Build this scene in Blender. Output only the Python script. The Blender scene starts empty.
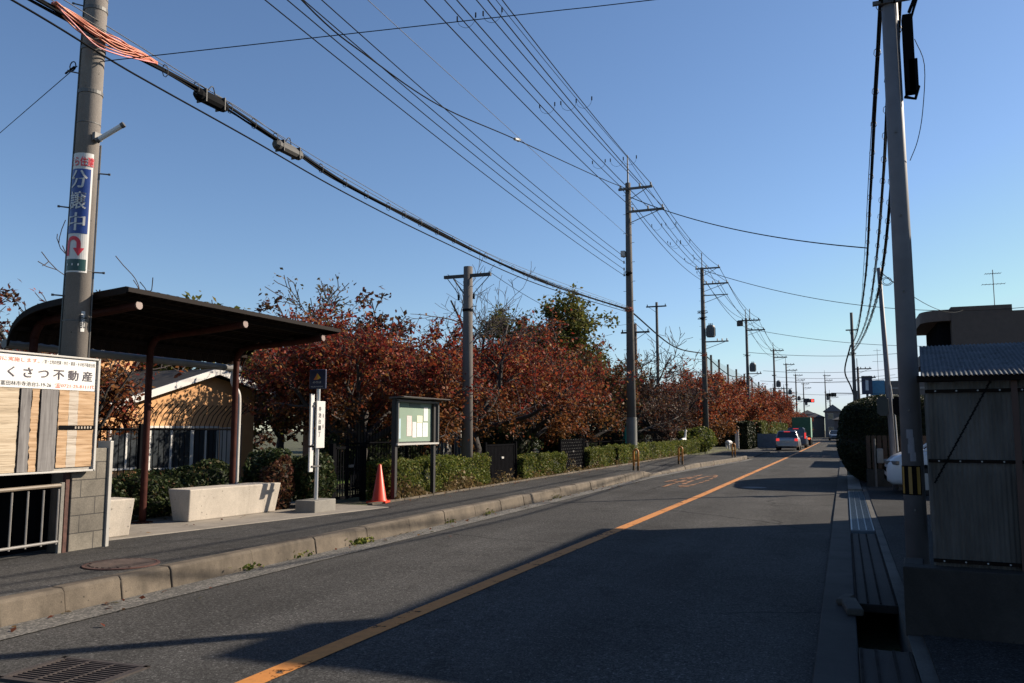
import bpy, math, random
import numpy as np
from mathutils import Vector, Matrix
R = math.radians
PI = math.pi
scene = bpy.context.scene
col = scene.collection

# ------------------------------------------------------------------ world, sun, camera
SUN_AZ, SUN_EL = R(49), R(29)
w = bpy.data.worlds.new("World"); scene.world = w; w.use_nodes = True
nt = w.node_tree
sky = nt.nodes.new('ShaderNodeTexSky'); sky.sky_type = 'NISHITA'; sky.sun_disc = False
sky.sun_elevation = SUN_EL; sky.sun_rotation = SUN_AZ
sky.air_density = 1.0; sky.dust_density = 0.25; sky.ozone_density = 1.3; sky.altitude = 0
bg = nt.nodes['Background']; bg.inputs[1].default_value = 0.062
tint = nt.nodes.new('ShaderNodeMix'); tint.data_type = 'RGBA'; tint.blend_type = 'MULTIPLY'; tint.inputs[0].default_value = 1
tint.inputs[7].default_value = (.96, 1.10, 1.30, 1)
cap = nt.nodes.new('ShaderNodeVectorMath'); cap.operation = 'MINIMUM'; cap.inputs[1].default_value = (6.7, 7.6, 8.6)
nt.links.new(sky.outputs[0], tint.inputs[6]); nt.links.new(tint.outputs[2], cap.inputs[0]); nt.links.new(cap.outputs[0], bg.inputs[0])
sl = bpy.data.lights.new('sun', 'SUN'); sl.energy = 5.0; sl.angle = R(0.55); sl.color = (1.0, 0.88, 0.72)
so = bpy.data.objects.new('sun', sl); col.objects.link(so)
sd = Vector((math.sin(SUN_AZ)*math.cos(SUN_EL), math.cos(SUN_AZ)*math.cos(SUN_EL), math.sin(SUN_EL)))
so.rotation_euler = (-sd).to_track_quat('-Z', 'Y').to_euler(); so.location = (20, 20, 30)
cd = bpy.data.cameras.new('camera'); cam = bpy.data.objects.new('camera', cd); col.objects.link(cam)
cd.sensor_width = 36; cd.lens = 826/1024*36; cd.clip_end = 6000; cd.clip_start = .05
cam.location = (0, 0, 1.55); cam.rotation_euler = (R(90+6.11), 0, R(21.8))
scene.camera = cam
vs = scene.view_settings
vs.view_transform = 'Standard'; vs.look = 'None'; vs.gamma = 1; vs.use_curve_mapping = False; vs.exposure = 0.78

# ------------------------------------------------------------------ helpers
def tag(o, label=None, cat=None, group=None, kind=None):
    if label: o['label'] = label
    if cat: o['category'] = cat
    if group: o['group'] = group
    if kind: o['kind'] = kind
    return o
def thing(name, label, cat, loc=(0,0,0), rz=0, group=None):
    o = bpy.data.objects.new(name, None); col.objects.link(o)
    o.location = loc; o.rotation_euler = (0, 0, rz); o.empty_display_size = .1
    return tag(o, label, cat, group)
def bez(pts, n=6):
    "Catmull-Rom through the points"
    P = [Vector(p) for p in pts]
    if len(P) < 3: return P
    P = [P[0]*2-P[1]] + P + [P[-1]*2-P[-2]]
    out = []
    for i in range(1, len(P)-2):
        for k in range(n):
            t = k/n
            a, b, c, d = P[i-1], P[i], P[i+1], P[i+2]
            out.append(.5*((2*b)+(c-a)*t+(2*a-5*b+4*c-d)*t*t+(3*b-a-3*c+d)*t**3))
    out.append(P[-2]); return out
def sagline(a, b, sag, n=14):
    a, b = Vector(a), Vector(b)
    return [a.lerp(b, i/n) - Vector((0,0,sag*4*(i/n)*(1-i/n))) for i in range(n+1)]
class MB:
    def __init__(s): s.v=[]; s.f=[]; s.m=[]; s.mi=0
    def add(s, vs_, fs):
        n=len(s.v); s.v += [tuple(p) for p in vs_]; s.f += [tuple(i+n for i in f) for f in fs]; s.m += [s.mi]*len(fs); return s
    def box(s, c, d, rot=None):
        x,y,z = d[0]/2,d[1]/2,d[2]/2
        P=[Vector(p) for p in ((-x,-y,-z),(x,-y,-z),(x,y,-z),(-x,y,-z),(-x,-y,z),(x,-y,z),(x,y,z),(-x,y,z))]
        if rot is not None:
            m = rot if isinstance(rot, Matrix) else Matrix.Rotation(rot,3,'Z')
            P=[m@p for p in P]
        return s.add([p+Vector(c) for p in P], [(0,3,2,1),(4,5,6,7),(0,1,5,4),(1,2,6,5),(2,3,7,6),(3,0,4,7)])
    def bx(s, x0,x1,y0,y1,z0,z1): return s.box(((x0+x1)/2,(y0+y1)/2,(z0+z1)/2),(abs(x1-x0),abs(y1-y0),abs(z1-z0)))
    def tube(s, pts, r, n=8, caps=True, up=None):
        P=[Vector(p) for p in pts]; k=len(P)
        rr = r if isinstance(r,(list,tuple)) else [r]*k
        V=[]; ref=None
        for i,p in enumerate(P):
            t=(P[min(i+1,k-1)]-P[max(i-1,0)])
            t = t.normalized() if t.length>1e-9 else Vector((0,0,1))
            if ref is None: ref = Vector((0,0,1)) if abs(t.z)<.9 else Vector((1,0,0))
            u=(ref-t*ref.dot(t)).normalized(); ref=u; q=t.cross(u)
            for j in range(n):
                a=2*PI*j/n; V.append(p+(u*math.cos(a)+q*math.sin(a))*rr[i])
        F=[(i*n+j, i*n+(j+1)%n, (i+1)*n+(j+1)%n, (i+1)*n+j) for i in range(k-1) for j in range(n)]
        if caps: F += [tuple(reversed(range(n))), tuple(range((k-1)*n,k*n))]
        return s.add(V,F)
    def cyl(s, p0, p1, r0, r1=None, n=16): return s.tube([p0,p1],[r0, r0 if r1 is None else r1],n)
    def lathe(s, prof, n=24, c=(0,0,0)):
        V=[(c[0]+r*math.cos(2*PI*j/n), c[1]+r*math.sin(2*PI*j/n), c[2]+z) for r,z in prof for j in range(n)]
        F=[(i*n+j, i*n+(j+1)%n, (i+1)*n+(j+1)%n, (i+1)*n+j) for i in range(len(prof)-1) for j in range(n)]
        F += [tuple(reversed(range(n))), tuple(range((len(prof)-1)*n,len(prof)*n))]
        return s.add(V,F)
    def prism(s, poly, z0, z1):
        n=len(poly)
        return s.add([(x,y,z0) for x,y in poly]+[(x,y,z1) for x,y in poly],
            [tuple(reversed(range(n))),tuple(range(n,2*n))]+[(i,(i+1)%n,(i+1)%n+n,i+n) for i in range(n)])
    def extr(s, prof, axis, a, b):
        "closed profile of two coordinates, extruded along axis from a to b"
        n=len(prof)
        def pt(p,t):
            return {'x':(t,p[0],p[1]),'y':(p[0],t,p[1]),'z':(p[0],p[1],t)}[axis]
        return s.add([pt(p,a) for p in prof]+[pt(p,b) for p in prof],
            [tuple(range(n)),tuple(reversed(range(n,2*n)))]+[(i,i+n,(i+1)%n+n,(i+1)%n) for i in range(n)])
    def quad(s,*p): return s.add(p,[tuple(range(len(p)))])
    def build(s, name, mats, parent=None, world=False, smooth=False, bevel=0, fix=True):
        V=s.v
        if world and parent is not None:
            mi = Matrix.Translation(parent.location) @ parent.rotation_euler.to_matrix().to_4x4()
            mi = mi.inverted(); V=[mi@Vector(p) for p in V]
        me=bpy.data.meshes.new(name); me.from_pydata([tuple(p) for p in V],[],s.f)
        if not isinstance(mats,(list,tuple)): mats=[mats]
        for m in mats: me.materials.append(m)
        if len(mats)>1: me.polygons.foreach_set('material_index', s.m)
        if fix:
            import bmesh
            b=bmesh.new(); b.from_mesh(me); bmesh.ops.recalc_face_normals(b, faces=b.faces); b.to_mesh(me); b.free()
        if smooth: me.polygons.foreach_set('use_smooth',[True]*len(me.polygons))
        me.update()
        o=bpy.data.objects.new(name,me); col.objects.link(o)
        if parent is not None: o.parent=parent
        if bevel:
            md=o.modifiers.new('bevel','BEVEL'); md.width=bevel; md.segments=2; md.limit_method='ANGLE'; md.angle_limit=R(40)
        return o
def text_geo(body, width=None, height=None, spacing=1.0, bold=.018):
    cu=bpy.data.curves.new('t','FONT'); cu.body=body; cu.size=1; cu.space_character=spacing; cu.resolution_u=3; cu.offset=0
    o=bpy.data.objects.new('t',cu); col.objects.link(o)
    dg=bpy.context.evaluated_depsgraph_get(); me=bpy.data.meshes.new_from_object(o.evaluated_get(dg))
    V=np.array([v.co[:] for v in me.vertices]) if len(me.vertices) else np.zeros((0,3))
    F=[tuple(p.vertices) for p in me.polygons]
    bpy.data.objects.remove(o); bpy.data.curves.remove(cu); bpy.data.meshes.remove(me)
    if len(V)==0: return V,F
    if bold:
        n0=len(V); V0=V.copy(); F0=list(F)
        for k,(dx,dy) in enumerate(((bold,0),(-bold,0),(0,bold*.7),(0,-bold*.7))):
            V=np.vstack([V,V0+np.array([dx,dy,.0012*(k+1)])]); F+= [tuple(i+n0*(k+1) for i in f) for f in F0]
    mn,mx=V.min(0),V.max(0)
    sx = width/(mx[0]-mn[0]) if width else None
    sy = height/(mx[1]-mn[1]) if height else None
    sx = sx or sy; sy = sy or sx
    V[:,0]=(V[:,0]-(mn[0]+mx[0])/2)*sx; V[:,1]=(V[:,1]-(mn[1]+mx[1])/2)*sy
    return V,F
def text_on(name, body, origin, ux, uy, width, height, m, parent, spacing=1.0, bold=.018):
    "flat lettering centred at origin (parent-local), ux / uy the text axes"
    V,F=text_geo(body,width,height,spacing,bold if height>.07 else .0)
    ux,uy=Vector(ux),Vector(uy); o=Vector(origin)
    un=ux.cross(uy).normalized(); b=MB(); b.add([o+ux*float(p[0])+uy*float(p[1])+un*float(p[2])*.3 for p in V],F)
    return b.build(name,m,parent,fix=False)
def copy_tree(o, parent=None):
    c=o.copy(); col.objects.link(c)
    if parent is not None: c.parent=parent
    for ch in o.children: copy_tree(ch,c)
    return c

# ------------------------------------------------------------------ materials
def lin(c):
    return tuple(list(c)[:3])+(1,)
class NT:
    def __init__(s,name):
        s.m=bpy.data.materials.new(name); s.m.use_nodes=True; s.t=s.m.node_tree; s.n=s.t.nodes; s.l=s.t.links
        s.b=s.n['Principled BSDF']; s.out=s.n['Material Output']
        g=s.n.new('ShaderNodeNewGeometry'); s.g=g; s.pos=g.outputs['Position']; s.rnd=g.outputs['Random Per Island']
    def link(s,a,b): s.l.new(a,b)
    def noise(s,scale,detail=4,rough=.6,vec=None,dist=0):
        n=s.n.new('ShaderNodeTexNoise'); n.inputs['Scale'].default_value=scale; n.inputs['Detail'].default_value=detail
        n.inputs['Roughness'].default_value=rough; n.inputs['Distortion'].default_value=dist
        s.link(vec or s.pos,n.inputs['Vector']); return n.outputs['Fac']
    def ramp(s,fac,stops,interp='LINEAR'):
        r=s.n.new('ShaderNodeValToRGB'); r.color_ramp.interpolation=interp
        e=r.color_ramp.elements
        while len(e)<len(stops): e.new(.5)
        for i,(p,c) in enumerate(stops):
            e[i].position=p; e[i].color=(c,c,c,1) if isinstance(c,(int,float)) else lin(c)
        s.link(fac,r.inputs[0]); return r.outputs[0]
    def mix(s,fac,a,b,mode='MIX'):
        n=s.n.new('ShaderNodeMix'); n.data_type='RGBA'; n.blend_type=mode
        for q,v in ((0,fac),(6,a),(7,b)):
            sock=n.inputs[q]
            if hasattr(v,'is_output'): s.link(v,sock)
            elif q==0: sock.default_value=v
            else: sock.default_value=(v,v,v,1) if isinstance(v,(int,float)) else lin(v)
        return n.outputs[2]
    def math(s,op,a,b=0,clamp=False):
        n=s.n.new('ShaderNodeMath'); n.operation=op; n.use_clamp=clamp
        for i,v in enumerate((a,b)):
            if hasattr(v,'is_output'): s.link(v,n.inputs[i])
            else: n.inputs[i].default_value=v
        return n.outputs[0]
    def bump(s,h,strength=.3,dist=.02):
        n=s.n.new('ShaderNodeBump'); n.inputs['Strength'].default_value=strength; n.inputs['Distance'].default_value=dist
        s.link(h,n.inputs['Height']); s.link(n.outputs[0],s.b.inputs['Normal'])
    def vec(s,sx=1,sy=1,sz=1):
        n=s.n.new('ShaderNodeMapping'); n.inputs['Scale'].default_value=(sx,sy,sz); s.link(s.pos,n.inputs['Vector']); return n.outputs[0]
    def fin(s,color=None,rough=.7,metal=0,spec=None):
        if color is not None:
            if hasattr(color,'is_output'): s.link(color,s.b.inputs['Base Color'])
            else: s.b.inputs['Base Color'].default_value=lin(color)
        if hasattr(rough,'is_output'): s.link(rough,s.b.inputs['Roughness'])
        else: s.b.inputs['Roughness'].default_value=rough
        s.b.inputs['Metallic'].default_value=metal
        if spec is not None: s.b.inputs['Specular IOR Level'].default_value=spec
        return s.m
def sc(c,k): return tuple(x*k for x in c)
def simple(name,c,rough=.6,var=.18,scale=4,metal=0,bump=0,bscale=60,spec=None):
    t=NT(name); f=t.noise(scale,5,.65)
    cc=t.ramp(f,[(.3,sc(c,1-var)),(.7,sc(c,1+var))])
    if bump: t.bump(t.noise(bscale,4),bump,.01)
    return t.fin(cc,rough,metal,spec)
def m_asphalt(name,base,patch=.25,tint=(1,1,1),old=0):
    t=NT(name)
    big=t.ramp(t.noise(.35,6,.65),[(.3,1-patch*1.3),(.7,1+patch)])
    vlong=t.vec(1.6,.12,1)                                   # wear running along the wheel tracks
    track=t.ramp(t.noise(.9,3,.5,vlong),[(.35,.88),(.65,1.14)])
    fine=t.ramp(t.noise(70,6,.85),[(.36,.25),(.5,.9),(.66,2.3)])
    v=t.n.new('ShaderNodeTexVoronoi'); v.inputs['Scale'].default_value=75; t.link(t.pos,v.inputs['Vector'])
    agg=t.ramp(v.outputs['Color'],[(.0,.72),(.8,1.0),(.93,1.9)])
    g2=t.ramp(t.noise(24,4,.8),[(.35,.72),(.5,1),(.66,1.35)])
    c=t.mix(1,sc(tint,base),big,'MULTIPLY'); c=t.mix(1,c,track,'MULTIPLY'); c=t.mix(1,c,fine,'MULTIPLY'); c=t.mix(1,c,agg,'MULTIPLY'); c=t.mix(1,c,g2,'MULTIPLY')
    st=t.ramp(t.noise(1.7,4,.6),[(.60,1),(.70,.72)]); c=t.mix(1,c,st,'MULTIPLY')
    # thin tar-filled cracks
    v2=t.n.new('ShaderNodeTexVoronoi'); v2.feature='DISTANCE_TO_EDGE'; v2.inputs['Scale'].default_value=.22
    nn=t.n.new('ShaderNodeTexNoise'); nn.inputs['Scale'].default_value=1.3; nn.inputs['Detail'].default_value=5; t.link(t.pos,nn.inputs['Vector'])
    mx=t.mix(.35,t.pos,nn.outputs['Color'],'ADD'); t.link(mx,v2.inputs['Vector'])
    crack=t.ramp(v2.outputs['Distance'],[(.0,.45),(.0035,.6),(.006,1)])
    msk=t.ramp(t.noise(.25,2),[(.5,0),(.56,1)])
    c=t.mix(msk,c,t.mix(1,c,crack,'MULTIPLY'))
    t.bump(t.noise(140,3,.8),.45,.006)
    return t.fin(c,.9,spec=.08)
def m_concrete(name,c,var=.2,stain=.45,rough=.85,pores=True):
    t=NT(name)
    a=t.ramp(t.noise(2.2,6,.65),[(.3,sc(c,1-var)),(.7,sc(c,1+var*.8))])
    st=t.ramp(t.noise(.9,6,.7,t.vec(1,1,.35),1.2),[(.46,1),(.72,1-stain)])
    a=t.mix(1,a,st,'MULTIPLY')
    a=t.mix(1,a,t.ramp(t.noise(90,3,.7),[(.3,.8),(.7,1.15)]),'MULTIPLY')
    if pores:
        v=t.n.new('ShaderNodeTexVoronoi'); v.inputs['Scale'].default_value=9; t.link(t.pos,v.inputs['Vector'])
        a=t.mix(1,a,t.ramp(v.outputs['Distance'],[(.05,.35),(.1,1)]),'MULTIPLY')
    t.bump(t.noise(60,5,.7),.35,.008)
    return t.fin(a,rough,spec=.3)
def m_paint_worn(name,c,under,cover=.5,scale=9):
    t=NT(name)
    f=t.noise(scale,8,.72); f2=t.noise(1.1,3)
    k=t.math('ADD',f,t.math('MULTIPLY',f2,.5))
    msk=t.ramp(k,[(cover+.24,1),(cover+.29,0)])
    cc=t.ramp(t.noise(14,5,.7),[(.3,sc(c,.78)),(.7,sc(c,1.1))])
    t.bump(t.noise(140,3,.8),.35,.005)
    t.fin(cc,.75); tr=t.n.new('ShaderNodeBsdfTransparent'); mx=t.n.new('ShaderNodeMixShader'); 
    inv=t.math('SUBTRACT',1,msk)
    t.link(inv,mx.inputs[0]); t.link(t.b.outputs[0],mx.inputs[1]); t.link(tr.outputs[0],mx.inputs[2]); t.link(mx.outputs[0],t.out.inputs[0]); return t.m
def m_leaf(name,stops,trans=.35,rough=.55,low=0):
    t=NT(name)
    c=t.ramp(t.rnd,stops)
    big=t.ramp(t.noise(.8,3,.6),[(.3,.72),(.7,1.3)])
    c=t.mix(1,c,big,'MULTIPLY')
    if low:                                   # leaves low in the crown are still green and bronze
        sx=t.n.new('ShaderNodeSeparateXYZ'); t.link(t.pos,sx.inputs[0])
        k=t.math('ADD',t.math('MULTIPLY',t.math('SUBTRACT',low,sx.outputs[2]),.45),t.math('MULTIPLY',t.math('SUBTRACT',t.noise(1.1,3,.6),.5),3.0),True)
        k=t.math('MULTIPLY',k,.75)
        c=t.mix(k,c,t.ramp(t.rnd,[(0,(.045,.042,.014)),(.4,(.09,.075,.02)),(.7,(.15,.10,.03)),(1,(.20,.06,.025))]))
    t.fin(c,rough,spec=.14)
    tr=t.n.new('ShaderNodeBsdfTranslucent'); t.link(c,tr.inputs[0])
    mx=t.n.new('ShaderNodeMixShader'); mx.inputs[0].default_value=trans
    t.link(t.b.outputs[0],mx.inputs[1]); t.link(tr.outputs[0],mx.inputs[2]); t.link(mx.outputs[0],t.out.inputs[0])
    return t.m
def m_glass(name,c=(.02,.025,.03),rough=.06):
    t=NT(name); t.fin(c,rough,spec=.8); return t.m
def m_emit(name,c,s):
    t=NT(name); t.fin(sc(c,.6),.4); t.b.inputs['Emission Color'].default_value=lin(c); t.b.inputs['Emission Strength'].default_value=s; return t.m

A_road=m_asphalt('asphalt_road',.062,.2,(1,.96,.91))
A_walk=m_asphalt('asphalt_walk',.060,.3,(1,.96,.92))
A_right=m_asphalt('asphalt_yard',.036,.3)
Kerb=m_concrete('kerb_stone',(.125,.100,.074),.45,.6)
Gut=m_concrete('gutter_concrete',(.065,.062,.056),.35,.35)
def m_gravelly():
    t=NT('gritty_gutter')
    v=t.n.new('ShaderNodeTexVoronoi'); v.inputs['Scale'].default_value=60; t.link(t.pos,v.inputs['Vector'])
    c=t.ramp(v.outputs['Color'],[(.1,(.05,.047,.043)),(.6,(.10,.092,.08)),(.95,(.24,.22,.19))])
    c=t.mix(1,c,t.ramp(t.noise(1.5,5),[(.3,.65),(.7,1.3)]),'MULTIPLY'); t.bump(t.noise(90,4),.6,.01); return t.fin(c,.9)
Gravel=m_gravelly()
Conc=m_concrete('pale_concrete',(.46,.405,.34),.14,.35)
PadC=m_concrete('pad_concrete',(.25,.22,.185),.2,.35)
ConcG=m_concrete('grey_concrete',(.22,.205,.18),.15,.35)
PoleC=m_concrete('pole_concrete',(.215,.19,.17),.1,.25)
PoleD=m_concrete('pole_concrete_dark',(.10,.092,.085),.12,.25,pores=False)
PoleS=simple('galvanised_pole',(.125,.125,.14),.6,.15,3,metal=.1)
Steel=simple('weathered_steel',(.11,.105,.10),.55,.25,8,metal=.3)
DarkSteel=simple('dark_steel',(.03,.03,.031),.6,.25,8,metal=.1)
Black=simple('black_paint',(.007,.007,.008),.8,.2,6,spec=0)
Rub=simple('cable_rubber',(.010,.010,.011),.8,.2,5,spec=.05)
CableG=simple('cable_grey',(.05,.05,.053),.6,.2,5)
CableO=simple('cable_sleeve_orange',(.50,.15,.08),.45,.25,9)
Brown=simple('brown_roof_paint',(.016,.010,.008),.7,.2,4,spec=.08)
RedBr=simple('maroon_post_paint',(.052,.017,.013),.6,.3,9,spec=.08)
White=simple('white_paint',(.58,.56,.53),.45,.05,3)
OffW=simple('offwhite_plate',(.42,.40,.37),.5,.08,2)
Ora=m_paint_worn('orange_line_paint',(.50,.19,.035),(.06,.05,.042),.60,7)
Ora2=m_paint_worn('orange_mark_paint',(.27,.125,.05),(.062,.058,.053),.50,2.2)
WhiteR=m_paint_worn('white_line_paint',(.3,.3,.28),(.06,.06,.056),.42,8)
ConeR=simple('cone_red',(.56,.045,.012),.4,.06,3)
YellowB=simple('yellow_band',(.25,.14,.02),.5,.15,5)
OraB=simple('bollard_orange',(.55,.23,.05),.45,.2,7)
GreenP=simple('green_felt',(.20,.27,.21),.9,.06,3)
Blue=simple('blue_paint',(.015,.045,.21),.4,.1,3)
Navy=simple('navy_paint',(.006,.013,.05),.5,.15,3)
RedT=simple('red_lettering',(.65,.03,.05),.5,.05,3)
OraT=simple('orange_red_lettering',(.72,.16,.08),.5,.05,3)
BlackT=simple('black_lettering',(.02,.02,.022),.5,.05,3)
GreenD=simple('dark_green_paint',(.01,.05,.045),.4,.1,3)
Teal=simple('teal_plastic',(.03,.30,.22),.6,.15,5)
Glass=m_glass('dark_glass'); GlassF=m_glass('window_glass',(.035,.04,.045),.1)
Bark=simple('bark',(.032,.026,.023),.9,.45,14,bump=.8,bscale=35)
Twig=simple('twig_bark',(.05,.037,.034),.9,.3,10)
Stucco=simple('orange_stucco',(.58,.31,.14),.9,.07,3,bump=.2,bscale=90)
RoofG=simple('grey_roof',(.045,.042,.04),.85,.3,6,spec=.1)
Brick=simple('brown_tile_wall',(.085,.062,.052),.8,.12,3,bump=.2,bscale=30)
Rust=simple('rusty_steel',(.075,.032,.024),.85,.45,12,bump=.4)
Soil=None
def m_ground():
    t=NT('rough_grass_soil')
    c=t.ramp(t.noise(1.2,7,.7),[(.3,(.035,.03,.018)),(.5,(.06,.06,.025)),(.7,(.09,.10,.035))])
    c=t.mix(1,c,t.ramp(t.noise(40,5,.75),[(.3,.5),(.7,1.5)]),'MULTIPLY'); t.bump(t.noise(25,6,.7),.8,.04); return t.fin(c,.95)
Ground=m_ground()
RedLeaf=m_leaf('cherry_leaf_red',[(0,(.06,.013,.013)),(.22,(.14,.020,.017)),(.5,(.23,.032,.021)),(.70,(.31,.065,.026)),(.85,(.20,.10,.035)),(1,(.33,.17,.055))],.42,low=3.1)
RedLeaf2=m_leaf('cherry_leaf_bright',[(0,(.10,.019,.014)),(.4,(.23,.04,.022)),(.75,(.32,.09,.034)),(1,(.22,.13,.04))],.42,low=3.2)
BrLeaf=m_leaf('cherry_leaf_brown',[(0,(.045,.022,.017)),(.4,(.09,.032,.022)),(.7,(.12,.055,.028)),(1,(.08,.06,.025))],.35)
MixLeaf=m_leaf('cherry_leaf_mixed',[(0,(.04,.038,.013)),(.3,(.07,.06,.018)),(.5,(.11,.035,.018)),(.75,(.16,.04,.02)),(1,(.19,.12,.045))],.38)
OliLeaf=m_leaf('evergreen_leaf',[(0,(.06,.07,.018)),(.5,(.12,.125,.03)),(.8,(.15,.14,.035)),(1,(.20,.14,.04))],.35)
HedLeaf=m_leaf('hedge_leaf',[(0,(.045,.065,.013)),(.45,(.10,.125,.024)),(.8,(.16,.17,.036)),(1,(.22,.18,.055))],.35)
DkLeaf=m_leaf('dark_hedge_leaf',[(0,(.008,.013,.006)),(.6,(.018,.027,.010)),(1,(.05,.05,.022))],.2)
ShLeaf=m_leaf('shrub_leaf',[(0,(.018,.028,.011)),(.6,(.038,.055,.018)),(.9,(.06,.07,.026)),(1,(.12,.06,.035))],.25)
VineLeaf=m_leaf('vine_leaf',[(0,(.06,.075,.018)),(.5,(.10,.12,.035)),(1,(.16,.15,.05))],.3)
DryGrass=m_leaf('dry_grass',[(0,(.12,.09,.04)),(.6,(.20,.13,.06)),(1,(.09,.09,.03))],.3)
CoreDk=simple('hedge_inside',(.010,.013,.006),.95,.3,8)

# ------------------------------------------------------------------ foliage tools
def leaf_mesh(name,P,size,rng,m,parent=None,upb=.35,aspect=1.7,var=.35):
    N=len(P); P=np.asarray(P,float)
    n=rng.normal(size=(N,3)); n[:,2]=np.abs(n[:,2])+upb; n/=np.linalg.norm(n,axis=1)[:,None]
    a=rng.normal(size=(N,3)); a-=n*(a*n).sum(1)[:,None]; a/=np.linalg.norm(a,axis=1)[:,None]
    b=np.cross(n,a); s=size*(1+var*rng.uniform(-1,1,N))[:,None]
    V=np.stack([P-a*s*.5*aspect, P+b*s*.5+n*s*.12, P+a*s*.5*aspect, P-b*s*.5+n*s*.12],1).reshape(-1,3)
    me=bpy.data.meshes.new(name); me.vertices.add(4*N); me.vertices.foreach_set('co',V.ravel())
    me.loops.add(4*N); me.loops.foreach_set('vertex_index',np.arange(4*N,dtype=np.int32))
    me.polygons.add(N); me.polygons.foreach_set('loop_start',np.arange(0,4*N,4,dtype=np.int32)); me.polygons.foreach_set('loop_total',np.full(N,4,np.int32))
    me.materials.append(m); me.update(calc_edges=True)
    o=bpy.data.objects.new(name,me); col.objects.link(o)
    if parent is not None: o.parent=parent
    return o
def grow(rng,H,spread,trunk=.25,limbs=6,el=(20,62),l2=8,l3=5,l4=3,lean=(0,0),r0=.16,droop=.0):
    "skeleton of a spreading tree: (polylines with radii, twig points)"
    lines=[]; tips=[]
    th=H*trunk; base=[np.zeros(3)]
    for i in range(1,5): base.append(np.array([lean[0]*i/4*th+rng.normal()*.04, lean[1]*i/4*th+rng.normal()*.04, th*i/4]))
    lines.append((base,[r0*1.25,r0*1.05,r0,r0*.95,r0*.9],0))
    def branch(p,d,L,r,lvl,n=5,curl=.0,up=.12):
        pts=[p.copy()]; dd=d/np.linalg.norm(d)
        for i in range(n):
            dd=dd+rng.normal(size=3)*(.14 if lvl<3 else .2)+np.array([0,0,up]); dd/=np.linalg.norm(dd)
            pts.append(pts[-1]+dd*L/n)
        rad=[r*(1-.75*i/n) for i in range(n+1)]
        lines.append((pts,rad,lvl)); return pts,rad
    top=base[-1]
    for k in range(limbs):
        az=2*PI*(k+rng.uniform(-.3,.3))/limbs; e=R(rng.uniform(*el))
        if k==limbs-1: e=R(75)
        d=np.array([math.cos(az)*math.cos(e),math.sin(az)*math.cos(e),math.sin(e)])
        L=1.0/math.sqrt((math.cos(e)/spread)**2+(math.sin(e)/(H-th))**2)*rng.uniform(.8,1.0)
        p1,r1=branch(top-np.array([0,0,rng.uniform(0,.25)*th]),d,L,r0*.6,1,7,up=.03-droop)
        for j in range(l2):
            t=rng.uniform(.25,1); i=min(int(t*7),6); p=p1[i]*(1-(t*7-i))+p1[i+1]*(t*7-i)
            dm=p1[min(i+1,7)]-p1[i]; dm/=np.linalg.norm(dm); q=rng.normal(size=3); q-=dm*(q@dm); q/=np.linalg.norm(q)
            d2=dm*.55+q*.8+np.array([0,0,.12])
            p2,r2=branch(p,d2,L*.42*rng.uniform(.6,1.1),r1[i]*.5,2,5,up=.03-droop*.7)
            for a in range(l3):
                t=rng.uniform(.2,1); i2=min(int(t*5),4); pp=p2[i2]+(p2[i2+1]-p2[i2])*(t*5-i2)
                dm=p2[i2+1]-p2[i2]; dm/=np.linalg.norm(dm); q=rng.normal(size=3); q-=dm*(q@dm); q/=np.linalg.norm(q)
                p3,r3=branch(pp,dm*.6+q*.8+np.array([0,0,.1]),L*.2*rng.uniform(.6,1.3),max(r2[i2]*.5,.006),3,4,up=.02)
                tips.append(p3)
                for c in range(l4):
                    i3=rng.integers(1,5); q=rng.normal(size=3); q[2]+=.25
                    p4,r4=branch(p3[i3],(p3[i3]-p3[i3-1])*2+q*.22,L*.09*rng.uniform(.6,1.5),.005,4,2)
                    tips.append(p4)
    return lines,tips
def make_tree(name,label,loc,H,spread,seed,m,leaves=9000,lsize=.075,group=None,cat='tree',twigmin=.008,rz=0,bare_top=0,scatter=.10,**kw):
    rng=np.random.default_rng(seed)
    lines,tips=grow(rng,H,spread,**kw)
    t=thing(name,label,cat,loc,rz,group)
    b=MB()
    for pts,rad,l in lines:
        b.mi = 0 if l<2 else 1
        b.tube(pts,[max(r,twigmin) for r in rad],{0:9,1:7,2:5}.get(l,3),caps=(l<2))
    b.build('trunk',[Bark,Twig],t,smooth=True,fix=False)
    P=[]
    allz=np.array([p[-1][2] for p in tips]); zc=np.quantile(allz,.75)
    per=max(1,int(leaves/len(tips)))
    for p in tips:
        k=per
        if bare_top and p[-1][2]>zc: k=max(0,int(per*(1-bare_top)))
        k=int(k*rng.uniform(.3,1.7))
        for _ in range(k):
            i=rng.integers(0,len(p)-1); u=rng.uniform(); P.append(p[i]+(p[i+1]-p[i])*u+rng.normal(size=3)*scatter)
    leaf_mesh('foliage',np.array(P),lsize,rng,m,t)
    return t
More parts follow.
